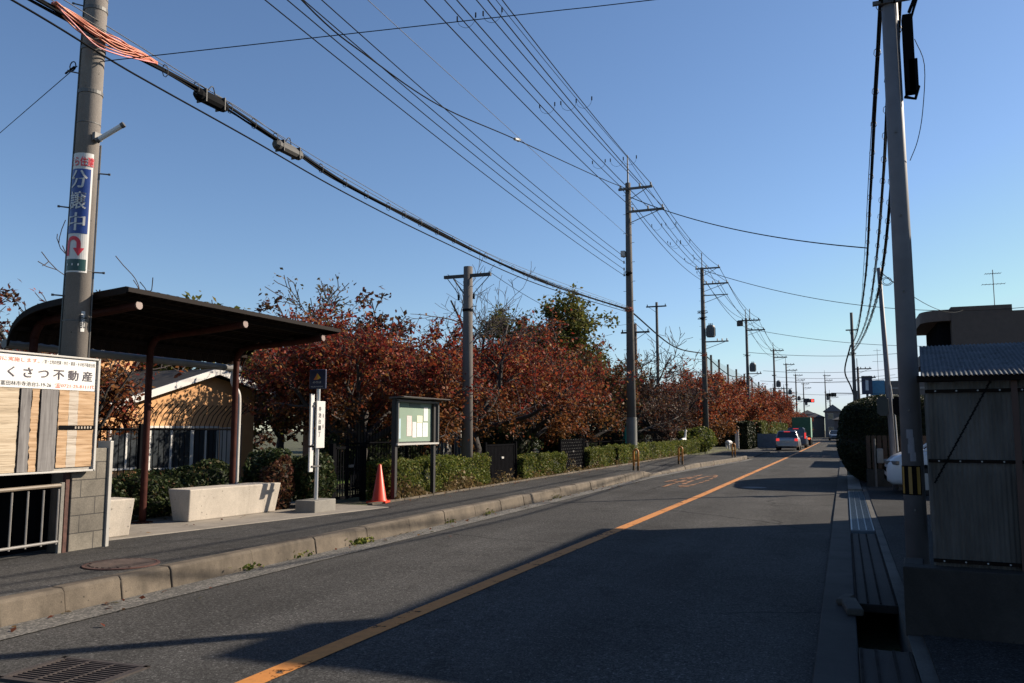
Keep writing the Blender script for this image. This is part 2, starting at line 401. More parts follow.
def hedge(name,label,x0,x1,y0,y1,z0,z1,n,m,seed,lsize=.045,group=None,core=CoreDk,puff=.07,cat='hedge'):
    rng=np.random.default_rng(seed); cx,cy=(x0+x1)/2,(y0+y1)/2
    t=thing(name,label,cat,(cx,cy,z0),0,group)
    X,Y,Z=(x1-x0)/2,(y1-y0)/2,z1-z0
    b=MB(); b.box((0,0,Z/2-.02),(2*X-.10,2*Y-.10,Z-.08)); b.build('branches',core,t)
    ar=np.array([2*Y*Z,2*Y*Z,2*X*Z,2*X*Z,4*X*Y]); f=rng.choice(5,n,p=ar/ar.sum())
    u=rng.uniform(-1,1,n); v=rng.uniform(0,1,n); P=np.zeros((n,3))
    wob=lambda a,b_: .03*np.sin(a*3.1+seed)+.025*np.sin(b_*7.3+a*2.2+seed*2)
    for k in range(5):
        s=f==k; U=u[s]; Vv=v[s]; o=-np.abs(rng.normal(size=s.sum()))*.04+rng.uniform(-.01,puff*.6,s.sum())
        if k<2: sg=-1 if k==0 else 1; P[s]=np.stack([sg*(X+o+wob(U*Y,Vv)),U*Y,Vv*Z],1)
        elif k<4: sg=-1 if k==2 else 1; P[s]=np.stack([U*X,sg*(Y+o+wob(U*X,Vv)),Vv*Z],1)
        else: v2=rng.uniform(-1,1,s.sum()); P[s]=np.stack([U*X,v2*Y,Z+o+wob(v2*Y,U)*1.3],1)
    leaf_mesh('foliage',P,lsize,rng,m,t,upb=.1)
    return t
def shrub(name,label,loc,rad,h,n,m,seed,lsize=.05,group=None,cat='shrub',core=CoreDk,sq=1.0,rz=0,coref=.8,lum=1.0,rg_=.10):
    rng=np.random.default_rng(seed); t=thing(name,label,cat,loc,rz,group)
    rx,ry=rad if isinstance(rad,tuple) else (rad,rad)
    d=rng.normal(size=(n,3)); d/=np.linalg.norm(d,axis=1)[:,None]
    if sq<1: d=np.sign(d)*np.abs(d)**sq; 
    lump=1+lum*(.10*np.sin(d[:,0]*5+seed)+.09*np.sin(d[:,1]*6+seed*2)+.08*np.sin(d[:,2]*7+d[:,0]*4))
    r=(1-np.abs(rng.normal(size=n))*rg_)*lump
    P=np.stack([d[:,0]*rx*r,d[:,1]*ry*r,h*.5+d[:,2]*h*.5*r],1); P=P[P[:,2]>0.0]
    leaf_mesh('foliage',P,lsize,rng,m,t,upb=.15)
    b=MB(); nu,nv=18,10; V=[]
    for i in range(nv+1):
        for j in range(nu):
            a=PI*i/nv; c=2*PI*j/nu; q=np.array([math.sin(a)*math.cos(c),math.sin(a)*math.sin(c),math.cos(a)])
            if sq<1: q=np.sign(q)*np.abs(q)**sq
            lu=1+lum*(.10*math.sin(q[0]*5+seed)+.09*math.sin(q[1]*6+seed*2)+.08*math.sin(q[2]*7+q[0]*4))
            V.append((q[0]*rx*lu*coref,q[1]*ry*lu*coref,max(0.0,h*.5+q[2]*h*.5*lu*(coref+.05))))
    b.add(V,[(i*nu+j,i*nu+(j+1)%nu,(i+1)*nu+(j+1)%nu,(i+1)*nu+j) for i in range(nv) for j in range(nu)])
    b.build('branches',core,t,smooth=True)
    return t

# ------------------------------------------------------------------ the ground
def struct(name,b,m,**k): return tag(b.build(name,m,**k),kind='structure')
b=MB(); b.quad((-900,-300,-.30),(900,-300,-.30),(900,1800,-.30),(-900,1800,-.30)); struct('ground',b,Ground,fix=False)
b=MB(); b.extr([(-6.0,-.12),(-6.0,0),(-2.95,.02),(-.12,0),(-.12,-.12)],'y',-14,330); o=struct('road',b,A_road)
b=MB(); b.bx(-14,-6.0,-14.1,330,-.25,-.03); struct('road_verge',b,Gut)
# side road mouth at the far crossing
b=MB(); b.bx(-60,60,118,126,-.05,.026); struct('cross_road',b,A_road)
# left gutter strip of gritty concrete
GX=[(-14,-6.28,-5.86),(27,-6.10,-5.80),(33,-5.78,-5.45),(43,-4.86,-4.6),(46,-4.80,-4.55)]
b=MB()
for (ya,a0,a1),(yb,b0,b1) in zip(GX,GX[1:]):
    b.quad((a0,ya,.012),(a1,ya,.010),(b1,yb,.010),(b0,yb,.012))
struct('gutter_strip',b,Gravel,fix=False)
# kerb of separate stones
rng=random.Random(4); b=MB(); KX=[(-14,-6.27),(27,-6.10),(33,-5.80),(43,-4.90),(46,-4.85)]
def interp(T,y):
    for (a,va),(c,vc) in zip(T,T[1:]):
        if y<=c: return va+(vc-va)*(y-a)/(c-a)
    return T[-1][1]
y=-13.9
while y<45.6:
    L=.6 if y<6.2 else 1.2
    y1=y+L-.007
    def kh(q): 
        if 28<q<32.5: return .09
        return .215 if q<27 else (.215-(q-27)*.125 if q<=28 else (.09+(q-32.5)*.1 if q<33.4 else .18))
    j=rng.uniform(-.008,.008); V=[]
    for q in (y,y1):
        x=interp(KX,q)+j; h=kh(q)+rng.uniform(-.006,.006)
        V+=[(x+.005,q,-.1),(x-.045,q,h-.03),(x-.07,q,h),(x-.20,q,h),(x-.20,q,-.1)]
    b.add(V,[(0,1,2,3,4),(9,8,7,6,5)]+[(i,i+5,(i+1)%5+5,(i+1)%5) for i in range(5)])
    y+=L
struct('kerb',b,Kerb,bevel=.012)
# kerb joints filled with dark mortar
b=MB(); y=-13.3
while y<45:
    x=interp(KX,y); b.bx(x-.19,x-.052,y-.010,y+.002,-.05,.175 if not 27<y<33 else .06); y+=.6 if y<6.2 else 1.2
struct('kerb_mortar',b,simple('mortar',(.06,.05,.04),.9))
# sidewalk
b=MB()
SW=[(-14,-8.2),(7.45,-8.2),(7.6,-8.46),(12.9,-7.45),(13.0,-8.05),(45,-8.05),(60,-8.4)]
def kwalk(q): return .205 if q<27 else (.205-(q-27)*.12 if q<28 else (.085 if q<32.5 else (.085+(q-32.5)*.1 if q<33.4 else .175)))
ys=[-14,0,7.45,7.6,10,12.9,13.0,20,27,28,32.5,33.4,38,43,46]
for ya,yb in zip(ys,ys[1:]):
    xa,xb=interp(KX,ya)-.2,interp(KX,yb)-.2
    b.quad((xa,ya,kwalk(ya)-.008),(xb,yb,kwalk(yb)-.008),(interp(SW,yb),yb,.2),(interp(SW,ya),ya,.2))
struct('sidewalk',b,A_walk,fix=False)
b=MB(); b.bx(-8.6,-4.8,46,62,-.2,.06); struct('side_lane',b,A_walk)
# garden ground behind the sidewalk
b=MB(); b.bx(-60,-8.05,13.0,110,-.3,.19); b.bx(-60,-10.2,-14,13,-.3,.185); struct('garden_ground',b,Ground)
b=MB(); b.bx(-8.40,-8.06,-14,7.45,-.2,.19); b.bx(-10.3,-8.5,6.0,7.7,-.2,.188); struct('wall_footing',b,Gut)
b=MB(); b.prism([(-8.48,7.5),(-7.46,12.85),(-8.2,12.98),(-10.2,12.98),(-10.2,7.5)],.0,.21); struct('bus_stop_pad',b,PadC,bevel=.01)
# edging stones between sidewalk and hedges
b=MB(); y=13.1
while y<45: b.bx(-8.06,-7.95,y,y+.58,.1,.235); y+=.6
struct('edging',b,Kerb,bevel=.006)
# grass strips in garden, sunlit lawn
# ---- right hand side: edge strip, ditch, yard
b=MB(); b.bx(-.24,.03,-8,60,-.5,.035); struct('road_edge',b,m_concrete('edge_concrete',(.030,.029,.028),.4,.4),bevel=.01)
b=MB()
b.bx(.03,.37,-8,200,-.62,-.52)
b.bx(.37,.47,-8,24,-.6,.06)
struct('ditch',b,Gut)
b=MB(); b.bx(.47,14,-8,24.2,-.6,.075); b.bx(.37,14,24.2,200,-.6,.07); b.bx(-.12,.37,60,200,-.6,.03); struct('yard',b,A_right)
b=MB(); b.bx(14,300,-50,300,-.4,-.02); struct('right_ground',b,Ground)

# centre line and other road paint
b=MB(); CL=[(-14,-3.43),(5,-3.41),(9,-3.36),(20,-3.18),(45,-3.03),(62,-2.97),(116,-2.9)]
yy=[-14+i*1.0 for i in range(131)]
for ya,yb in zip(yy,yy[1:]):
    xa,xb=interp(CL,ya),interp(CL,yb)
    b.quad((xa-.085,ya,.0245),(xa+.085,ya,.0245),(xb+.085,yb,.0245),(xb-.085,yb,.0245))
struct('centre_line',b,Ora,fix=False)
def road_text(body,cx,cy,wd,ln,m,flip=False,name='speed_marking',z=.022):
    V,F=text_geo(body,wd,ln,bold=0); s=-1 if flip else 1
    b=MB(); b.add([(cx+s*float(p[0]),cy+s*float(p[1]),z) for p in V],F); return struct(name,b,m,fix=False)
road_text('40',-4.45,25.8,1.15,6.6,Ora2)
road_text('40',-1.35,52,1.2,5.5,Ora2,True)
b=MB()
for y0,y1,x0,x1 in [(46,62,-5.0,-4.88),(62,116,-5.35,-5.2)]: b.quad((x0,y0,.012 if x0>-6 else .02),(x1,y0,.012),(x1-.35*(y0<60),y1,.012),(x0-.35*(y0<60),y1,.012))
struct('edge_line',b,WhiteR,fix=False)
b=MB()
for k in range(6): b.quad((-5.2+k*.9,114.2,.031),(-4.75+k*.9,114.2,.031),(-4.75+k*.9,117.2,.031),(-5.2+k*.9,117.2,.031))
b.quad((-5.3,112.3,.031),(-3.1,112.3,.031),(-3.1,112.75,.031),(-5.3,112.75,.031))
struct('crosswalk',b,WhiteR,fix=False)
# leaf litter and weeds
rg=np.random.default_rng(8)
P=[]
for _ in range(520):
    y=rg.uniform(3,46); x=interp(KX,y)+ (rg.exponential(.16)+.02 if rg.uniform()<.5 else 0)
    if x==interp(KX,y): x=-7.9+abs(rg.normal())*.22 if y>13 else rg.uniform(-9.8,-8.4); z=.225
    else: z=.022
    P.append((x,y,z))
o=leaf_mesh('fallen_leaves',np.array(P),.035,rg,MixLeaf,upb=3); tag(o,'small dry leaves fallen along the kerb and hedges','leaves',kind='stuff')
P=[]
for cx,cy in [(-6.24,8.6),(-6.2,9.9),(-6.2,12.6),(-6.15,14.2),(-6.2,7.6),(-6.15,18)]:
    for _ in range(28 if cy!=9.9 else 150): P.append((cx+abs(rg.normal())*.05,cy+rg.normal()*.11,.02+abs(rg.normal())*.03))
o=leaf_mesh('gutter_weeds',np.array(P),.03,rg,HedLeaf,upb=.2); tag(o,'little green weeds sprouting at the foot of the kerb','weeds',kind='stuff')
P=[]
for _ in range(5200):
    y=rg.uniform(14,19) if rg.uniform()<.6 else rg.uniform(19,46); P.append((-8.03-abs(rg.normal())*.14+ .05,y,.2+abs(rg.normal())*.09*(1+.9*math.sin(y*2.3))))
o=leaf_mesh('dry_grass',np.array(P),.05,rg,DryGrass,upb=.05); tag(o,'dry yellow grass at the foot of the clipped hedges','grass',kind='stuff')

# covers set in the sidewalk and road
t=thing('manhole_cover','round rusty brown manhole cover let into the sidewalk near the kerb','manhole cover',(-6.83,6.46,.199))
b=MB(); b.lathe([(.36,.0),(.36,.010),(.33,.013),(.33,.008)],36); b.build('rim',Rust,t)
b=MB(); b.lathe([(.325,0),(.325,.011)],36)
for i in range(-4,5):
    L=math.sqrt(.3**2-(i*.065)**2); b.bx(i*.065-.018,i*.065+.018,-L,L,.011,.017)
b.build('lid',simple('brown_iron',(.05,.032,.027),.7,.4,9),t)
t=thing('manhole_cover','pale worn oval-looking manhole cover in the right hand lane in the shade','manhole cover',(-2.3,23.2,.008))
b=MB(); b.lathe([(.32,.0),(.32,.012),(.29,.013)],32); b.build('lid',simple('worn_iron',(.075,.072,.07),.75,.3,9),t)
t=thing('drain_grate','rectangular steel drain grate in the road near the bottom left corner','drain grate',(-4.60,4.02,.004),R(3))
t.scale=(.86,.86,1)
b=MB()
for x0,x1,y0,y1 in [(-.42,-.38,-.3,.3),(.38,.42,-.3,.3),(-.42,.42,-.3,-.26),(-.42,.42,.26,.3)]: b.bx(x0,x1,y0,y1,.0,.02)
b.build('frame',simple('grate_frame',(.035,.027,.024),.7,.3,8),t)
b=MB(); b.bx(-.4,.4,-.28,.28,-.0,.006); b.build('pit_shade',Black,t)  # flat black plate stands in for the shade below the bars
b=MB()
for i in range(13): b.bx(-.375,.375,-.255+i*.0415,-.24+i*.0415,.007,.017)
for x in (-.36,-.12,.12,.36): b.bx(x-.008,x+.008,-.26,.26,.007,.0185)
b.build('bars',simple('grate_iron',(.05,.038,.034),.6,.4,9,metal=.2),t)
# ditch covers
def cover(y0,y1,lab,m,stripes,ms,z=.05,x1=.37,kind='slotted'):
    t=thing('ditch_cover',lab,'ditch cover',((.03+x1)/2,(y0+y1)/2,z))
    W=(x1-.03)/2; L=(y1-y0)/2
    b=MB(); b.bx(-W+.002,W-.002,-L,L,-.07,0); b.build('slab',m,t,bevel=.006)
    b=MB()
    for s in stripes: b.bx(s*W-.008,s*W+.008,-L+.02,L-.02,.0015,.009)
    b.build('rib',ms,t); 
    b=MB()
    k=int((y1-y0)/.05)
    if kind=='grating':
        for i in range(k): b.bx(-W+.02,W-.02,-L+i*.05+.01,-L+i*.05+.022,.0005,.006)
        b.build('crossbars',ms,t)
    return t
CovD=m_concrete('cover_concrete',(.024,.020,.018),.2,.3); CovL=simple('cover_rib',(.035,.032,.030),.8,.3,6,spec=0)
BlueS=simple('bluish_grating',(.10,.125,.155),.45,.15,8,metal=.6)
cover(1.0,6.38,'dark steel ditch cover with four light ribs at the bottom right corner',CovD,(-.9,-.35,.3,.9),CovL)
cover(7.98,13.25,'long dark ditch cover with light ribs between the open ditch and the bluish grating',CovD,(-.92,-.4,.2,.92),CovL)
cover(13.65,22.3,'bluish steel grating lying over the ditch beyond the dark covers',BlueS,(-.9,-.3,.3,.9),simple('blue_rib',(.13,.165,.20),.3,.1,8,metal=.6),kind='grating')
cover(23.2,30,'pale concrete ditch cover beside the big round hedge',ConcG,(),CovL,x1=.36)
t=thing('broken_kerb_stone','broken concrete lump at the edge of the open ditch','concrete lump',(.0,7.75,.035))
b=MB(); b.box((0,0,.03),(.13,.5,.06),R(6)); b.box((-.05,.3,.03),(.09,.3,.05),R(-14)); b.build('lump',Gut,t,bevel=.015)

# ------------------------------------------------------------------ left edge: advertising board, block wall, railing
t=thing('block_wall','grey concrete block wall end beside the advertising board','wall',(-8.2,7.1,.19))
def m_block():
    tt=NT('block_wall'); sep=tt.n.new('ShaderNodeSeparateXYZ'); tt.link(tt.pos,sep.inputs[0]); cb=tt.n.new('ShaderNodeCombineXYZ')
    tt.link(sep.outputs[1],cb.inputs[0]); tt.link(sep.outputs[2],cb.inputs[1])
    br=tt.n.new('ShaderNodeTexBrick'); tt.link(cb.outputs[0],br.inputs['Vector']); br.inputs['Scale'].default_value=1
    br.inputs['Brick Width'].default_value=.40; br.inputs['Row Height'].default_value=.197; br.inputs['Mortar Size'].default_value=.006
    br.inputs['Color1'].default_value=(.17,.15,.12,1); br.inputs['Color2'].default_value=(.125,.11,.09,1); br.inputs['Mortar'].default_value=(.05,.045,.04,1)
    c=tt.mix(1,br.outputs['Color'],tt.ramp(tt.noise(3,6,.7),[(.3,.62),(.7,1.25)]),'MULTIPLY')
    c=tt.mix(1,c,tt.ramp(tt.noise(80,3),[(.3,.8),(.7,1.2)]),'MULTIPLY')
    mh=tt.math('SUBTRACT',1,br.outputs['Fac']); tt.bump(tt.math('ADD',mh,tt.math('MULTIPLY',tt.noise(60,4),.3)),.6,.012); return tt.fin(c,.92)
b=MB(); b.bx(-8.22,-8.07,6.88,7.35,.19,1.34); b.build('wall',m_block(),t,world=True,bevel=.006)
b=MB(); b.bx(-8.24,-8.04,7.353,7.40,.19,1.42); b.build('end_post',simple('aluminium_post',(.38,.36,.33),.5,.1,5,metal=.3),t,world=True,bevel=.004)
t=thing('rusty_post','rust red steel post between the railing and the block wall','post',(-8.11,6.84,.19))
b=MB(); b.box((0,0,.51),(.05,.05,1.02)); b.build('post',Rust,t,bevel=.004); b=MB(); b.box((0,0,.005),(.1,.08,.01)); b.build('base_plate',Rust,t)
RailW=simple('rail_white',(.20,.185,.17),.6,.15,9)
t=thing('railing','low white steel railing under the advertising board','railing',(-8.08,5,.19))
b=MB(); b.tube([(-8.08,2,.86),(-8.08,6.74,.94)],.022,8); b.build('top_rail',simple('rail_tan',(.19,.15,.11),.6,.2,6),t,world=True)
b=MB(); b.tube([(-8.08,2,.30),(-8.08,6.74,.33)],.016,8); b.build('bottom_rail',RailW,t,world=True)
b=MB(); y=2.1
while y<6.75: b.cyl((-8.08,y,.30),(-8.08,y,.90),.011,None,6); y+=.185
b.build('bars',RailW,t,world=True)
b=MB(); b.bx(-8.13,-8.07,2,2.08,.19,.92); b.build('post',ConcG,t,world=True); b=MB(); b.bx(-8.12,-8.08,6.755,6.80,.19,.97); b.build('post',ConcG,t,world=True,bevel=.005)
t=thing('dark_opening_sheet','black sheet in place of the shaded opening behind the low railing','fence',(-8.55,5,.19))  # black sheet put where a shaded opening lies behind the railing
b=MB(); ys=[1.5+i*.04 for i in range(139)]; V=[];
for i,y in enumerate(ys): 
    x=-8.55+.012*math.sin(i*1.57); V+=[(x,y,-.2),(x,y,1.32)]
b.add(V,[(2*i,2*i+2,2*i+3,2*i+1) for i in range(len(ys)-1)]); b.build('sheet',Black,t,world=True,fix=False)
b=MB(); b.bx(-8.60,-8.57,1.5,7.0,1.24,1.32); b.build('top_rail',Black,t,world=True)
# advertising board
t=thing('advertising_board','weathered signboard with black Japanese lettering on white over peeling tan posters','signboard',(-7.97,5.3,1.1))
zt=lambda y: 2.352; y0,y1=3.6,7.06
b=MB(); b.bx(-8.03,-8.0,y0,y1,1.10,2.35); b.build('backing',simple('board_back',(.3,.28,.25),.8),t,world=True)
b=MB()
for za,zb in ((1.085,1.105),(2.345,2.365)): b.bx(-8.04,-7.965,y0,y1+.02,za,zb)
b.bx(-8.04,-7.965,y1,y1+.03,1.085,2.365); b.build('frame',OffW,t,world=True,bevel=.003)
b=MB(); b.bx(-7.998,-7.985,y0+.02,y1-.02,1.99,2.34); b.build('white_panel',simple('board_white',(.66,.64,.61),.6,.05,3),t,world=True)
def m_poster(name,c1,c2):
    tt=NT(name); v=tt.vec(1,.8,14); n=tt.noise(3,5,.6,v,.6)
    c=tt.ramp(n,[(.3,sc(c1,.5)),(.44,c1),(.6,c2),(.72,sc(c2,1.08))])
    tt.bump(n,.5,.01); return tt.fin(c,.85)
PosT=m_poster('tan_poster',(.38,.235,.125),(.47,.32,.195)); PosP=m_poster('pale_poster',(.41,.32,.22),(.49,.40,.29)); PosW=m_poster('faded_poster',(.40,.33,.26),(.47,.41,.34))
def m_greywood():
    tt=NT('grey_weathered_ply'); v=tt.vec(1,9,.8); n=tt.noise(2.5,6,.65,v,.8); c=tt.ramp(n,[(.3,(.10,.09,.088)),(.5,(.17,.158,.152)),(.75,(.25,.235,.225))]); tt.bump(n,.4,.006); return tt.fin(c,.9)
GreyW=m_greywood()
rngb=random.Random(3)
def sheet(name,ya,yb,za,zb,m,x=-7.985,jag=.012,curl=.012):
    "a paper or ply strip with uneven vertical edges"
    b=MB(); n=24; V=[]
    for i in range(n+1):
        z=za+(zb-za)*i/n; V+=[(x+rngb.uniform(-.001,curl*.3),ya+rngb.uniform(-jag,jag)*(0<i<n),z),(x+rngb.uniform(0,curl)*.5,yb+rngb.uniform(-jag,jag)*(0<i<n),z)]
    b.add(V,[(2*i,2*i+1,2*i+3,2*i+2) for i in range(n)]); return b.build(name,m,t,world=True,fix=False)
# py->Y at the board plane: 0->5.78, 32->6.12? (fitted)
sheet('poster',3.7,6.11,1.11,1.985,PosP); sheet('plywood_strip',6.125,6.25,1.11,1.985,GreyW,curl=.004,jag=.003)
sheet('poster',6.255,6.345,1.11,1.985,PosT); sheet('plywood_strip',6.365,6.57,1.11,1.985,GreyW,curl=.004,jag=.003)
sheet('poster',6.585,6.71,1.14,1.985,PosT,jag=.004); sheet('poster',6.71,6.83,1.14,1.985,PosW,x=-7.984,jag=.004); sheet('poster',6.83,7.045,1.14,1.985,PosT,jag=.004)
for q in ((-7.992,-7.976,6.108,6.125,1.11,1.98),(-7.992,-7.976,6.345,6.362,1.11,1.98),(-7.978,-7.970,6.60,7.045,1.555,1.60)): b=MB(); b.bx(*q); b.build('black_strip',Black,t,world=True)
for k in range(6): b=MB(); b.box((-7.968,6.80+k*.04,1.577),(.002,.018,.026)); b.build('torn_lettering',PosW,t,world=True)
def board_text(s,yc,zc,wd,ht,m): 
    return text_on('lettering',s,Vector((-7.982,yc,zc))-t.location,(0,1,0),(0,0,1),wd,ht,m,t)
board_text('く さ つ 不 動 産',6.48,2.155,1.04,.115,simple('sign_black',(.045,.035,.05),.6))
board_text('御満足を目的に実施します。',5.90,2.285,.84,.046,OraT)
board_text('／家・土地の売買・仲介・賃貸・その他不動産全般',6.69,2.285,.68,.044,BlackT)
board_text('代表／大迫隆雄／富田林市寺池台2-19-26',5.95,2.035,1.05,.05,BlackT)
board_text('☎0721-25-8111代',6.775,2.035,.51,.05,OraT)

# ------------------------------------------------------------------ utility poles
def insulator(b,x,y,z,h=.16,r=.05):
    b.lathe([(r*.5,0),(r,.02),(r*.6,.05),(r,.07),(r*.6,.1),(r*.9,.12),(r*.3,h)],8,(x,y,z))
def add_arm(t,x0,x1,y,z,ins=(),size=.09,m=Steel,brace=True,n_name='crossarm'):
    b=MB(); b.bx(x0,x1,y-size/2-.16,y+size/2-.16,z-size/2,z+size/2)
    if brace:
        xm=(x0+x1)/2; xs=x1-.25 if abs(x1)>abs(x0) else x0+.25
        b.tube([(xs,y-.16,z-.05),(0.05*(1 if xs>0 else -1),y-.14,z-.5)],.018,5)
    o=b.build(n_name,m,t)
    for x in ins:
        bb=MB(); insulator(bb,x,y-.16,z+size/2); bb.build('insulator',OffW if m is Steel else Rub,o)
    return o
def add_transformer(t,x,z,y=-.1,r=.24,h=.62):
    b=MB(); b.lathe([(r*.9,0),(r,.03),(r,h-.08),(r*.9,h),(r*.5,h+.05)],20,(x,y,z))
    for k in range(10):
        a=2*PI*k/10; b.box((x+math.cos(a)*(r+.02),y+math.sin(a)*(r+.02),z+h*.45),(.04,.012,h*.7),a)
    o=b.build('transformer',simple('transformer_grey',(.07,.075,.08),.5,.1),t)
    bb=MB()
    for k in (-.1,0,.1): insulator(bb,x+k,y,z+h+.03,.14,.035)
    bb.build('bushing',Rub,o); return o
def pole(label,x,y,z0,h,r0,r1,m=PoleD,name='utility_pole',group=None,bolts=True,lean=(0,0),n=18):
    t=thing(name,label,'utility pole',(x,y,z0),0,group)
    b=MB(); b.tube([(0,0,-.3),(lean[0]*h*.5,lean[1]*h*.5,h*.5),(lean[0]*h,lean[1]*h,h)],[r0,(r0+r1)/2,r1],n); b.build('shaft',m,t,smooth=False)
    t.children[0].data.polygons.foreach_set('use_smooth',[len(p.vertices)==4 for p in t.children[0].data.polygons])
    if bolts:
        b=MB(); z=1.8; s=1
        while z<h-.4:
            b=MB(); rr=r0+(r1-r0)*z/h; b.cyl((s*rr*.9,0,z),(s*(rr+.11),0,z),.010,None,5); b.build('step_bolt',Steel,t); z+=.42; s=-s
    return t
# near pole (left)
LP=(-8.3,6.985)
t=pole('thick concrete pole beside the bus shelter carrying a vertical banner',LP[0],LP[1],.2,13.2,.15,.10,PoleC,bolts=False,n=32,lean=(.006,.004))
b=MB()
for z in (1.1,2.6,3.2,4.98,5.35,5.9,6.05,6.4,6.55): 
    r=.15+(.10-.15)*z/13.2
    b.lathe([(r+.0015,0),(r+.004,.003),(r+.004,.012),(r+.0015,.015)] if z not in (5.35,5.9,6.4) else [(r,0),(r+.008,.003),(r+.008,.045),(r,.05)],28,(.006*z,.004*z,z)); b.build('band',Steel,t); b=MB()

b=MB()
va=R(-40)
def onp(off,z,ex=0.0):
    r=.15+(.10-.15)*z/13.2+ex; a=va+R(off); return Vector((r*math.cos(a)+.006*z,r*math.sin(a)+.004*z,z))
for off,z in ((-85,6.45),(-85,5.6),(-85,3.95),(-80,2.9),(80,4.4),(80,3.2),(85,6.0)): b=MB(); b.tube([onp(off,z,-.01),onp(off,z,.12)],.009,6); b.tube([onp(off,z,.11),onp(off,z,.135)],.014,6); b.build('step_bolt',Steel,t)
b=MB(); b.tube([onp(-88,1.2,.008),onp(-88,5.5,.008),onp(-88,6.6,.008)],.010,6); b.build('conduit',simple('conduit',(.05,.055,.05),.5),t)
b=MB(); b.tube([onp(82,1.5,.012),onp(82,4.75,.012)],.010,6); b.build('conduit',Steel,t)
# banner wrapped round the pole
def ban_quad(b,z0,z1,o0,o1,ex,nseg=14):
    V=[]
    for i in range(nseg+1):
        o_=o0+(o1-o0)*i/nseg; V+=[onp(o_,z0,ex),onp(o_,z1,ex)]
    b.add(V,[(2*i,2*i+2,2*i+3,2*i+1) for i in range(nseg)])
dz=-.24
b=MB(); ban_quad(b,3.41+dz,4.84+dz,-92,34,.004); ban=b.build('banner',White,t,fix=False)
def bent(name,body,offc,zc,wd,ht,m,ex=.010):
    V,F=text_geo(body,wd,ht); b=MB(); r=.14
    b.add([onp(offc+math.degrees(float(p[0])/r),zc+float(p[1]),ex+float(p[2])*.3) for p in V],F); o=b.build(name,m,ban,fix=False); return o
b=MB(); ban_quad(b,3.87+dz,4.645+dz,-80,24,.007); b.build('blue_panel',Blue,ban,fix=False)
b=MB(); ban_quad(b,3.43+dz,3.565+dz,-84,26,.007); b.build('green_panel',GreenD,ban,fix=False)
bent('lettering','くら住建',-25,4.735+dz,.30,.115,RedT)
for ch,z in (('分',4.52),('譲',4.265),('中',4.01)): bent('lettering',ch,-30,z+dz,.20,.215,White,.011)
bent('lettering','・・・',-32,3.50+dz,.14,.03,White,.011)
# red U-turn arrow
b=MB(); pth=[(-.085,-.11),(-.085,.03)]+[(-.085+.065*(1-math.cos(a)),.03+.07*math.sin(a)) for a in [PI*k/8 for k in range(1,9)]]+[(.045,-.02)]
V=[]
for i,(u,v_) in enumerate(pth):
    d=Vector(pth[min(i+1,len(pth)-1)])-Vector(pth[max(i-1,0)]); d.normalize(); nn=Vector((-d.y,d.x))*.022
    for s in (1,-1): V.append(onp(-28+math.degrees((u+s*nn.x)/.14),3.715+dz+v_+s*nn.y,.009))
b.add(V,[(2*i,2*i+1,2*i+3,2*i+2) for i in range(len(pth)-1)])
N=8
V=[onp(-28+math.degrees((.045+(i/N*2-1)*.06)/.14),3.715+dz+zz,.009) for i in range(N+1) for zz in (-.02,-.02-.095*(1-abs(i/N*2-1))-.0005)]
b.add(V,[(2*i,2*i+1,2*i+3,2*i+2) for i in range(N)])
b.build('arrow',RedT,ban,fix=False)
b=MB(); ban_quad(b,2.48,2.72,20,38,.004,4); b.build('sticker',White,t,fix=False)
text_b=MB(); V,F=text_geo('電柱',None,.16); text_b.add([onp(29+math.degrees(float(p[0])*.35/.17),2.6+float(p[1]),.006) for p in V],F); text_b.build('lettering',BlackT,t.children[-1],fix=False)
# tube lamp
b=MB(); p0=onp(35,4.80,.0); p1=onp(35,4.82,.08); b.box((p0+p1)/2,(.05,.10,.09),va+R(35)); lo=b.build('lamp_bracket',Steel,t)
dirr=Vector((math.cos(va+R(60)),math.sin(va+R(60)),.62)).normalized()
b=MB(); a=onp(30,4.76,.08); b.tube([a,a+dirr*.34],[.030,.030],10); b.build('lamp_tube',simple('lamp_cover',(.62,.62,.60),.3,.05),t,smooth=False)
b=MB(); b.tube([a+dirr*.32,a+dirr*.36],.034,10); b.tube([a-dirr*.02,a+dirr*.02],.034,10); b.build('lamp_cap',Steel,t)
# crossarms above the frame
add_arm(t,-.3,1.3,0,11.9,(-.25,.5,1.2)); add_arm(t,-.1,1.6,0,10.8,(.3,.9,1.5))
add_arm(t,-.6,.6,0,9.0,())
# slim grey pole with a single arm
t=pole('grey concrete pole with a single crossarm rising behind the hedge beside the notice board',-8.35,18.0,.2,5.3,.14,.11,m_concrete('pole_concrete_mid',(.13,.115,.105),.12,.25),n=24)
add_arm(t,-.62,.62,.12,5.07,(),.075,DarkSteel)
for q in (-1,1): b=MB(); b.tube([(q*.55,0,5.03),(q*.35,-.05,4.8),(q*.2,-.1,4.62)],.01,5); b.build('stay',Rub,t)
b=MB(); insulator(b,-.2,-.1,4.48,.14,.035); insulator(b,.2,-.1,4.48,.14,.035); b.lathe([(.13,0),(.135,.01),(.135,.05),(.13,.06)],16,(0,0,4.2)); b.build('insulator',Rub,t)
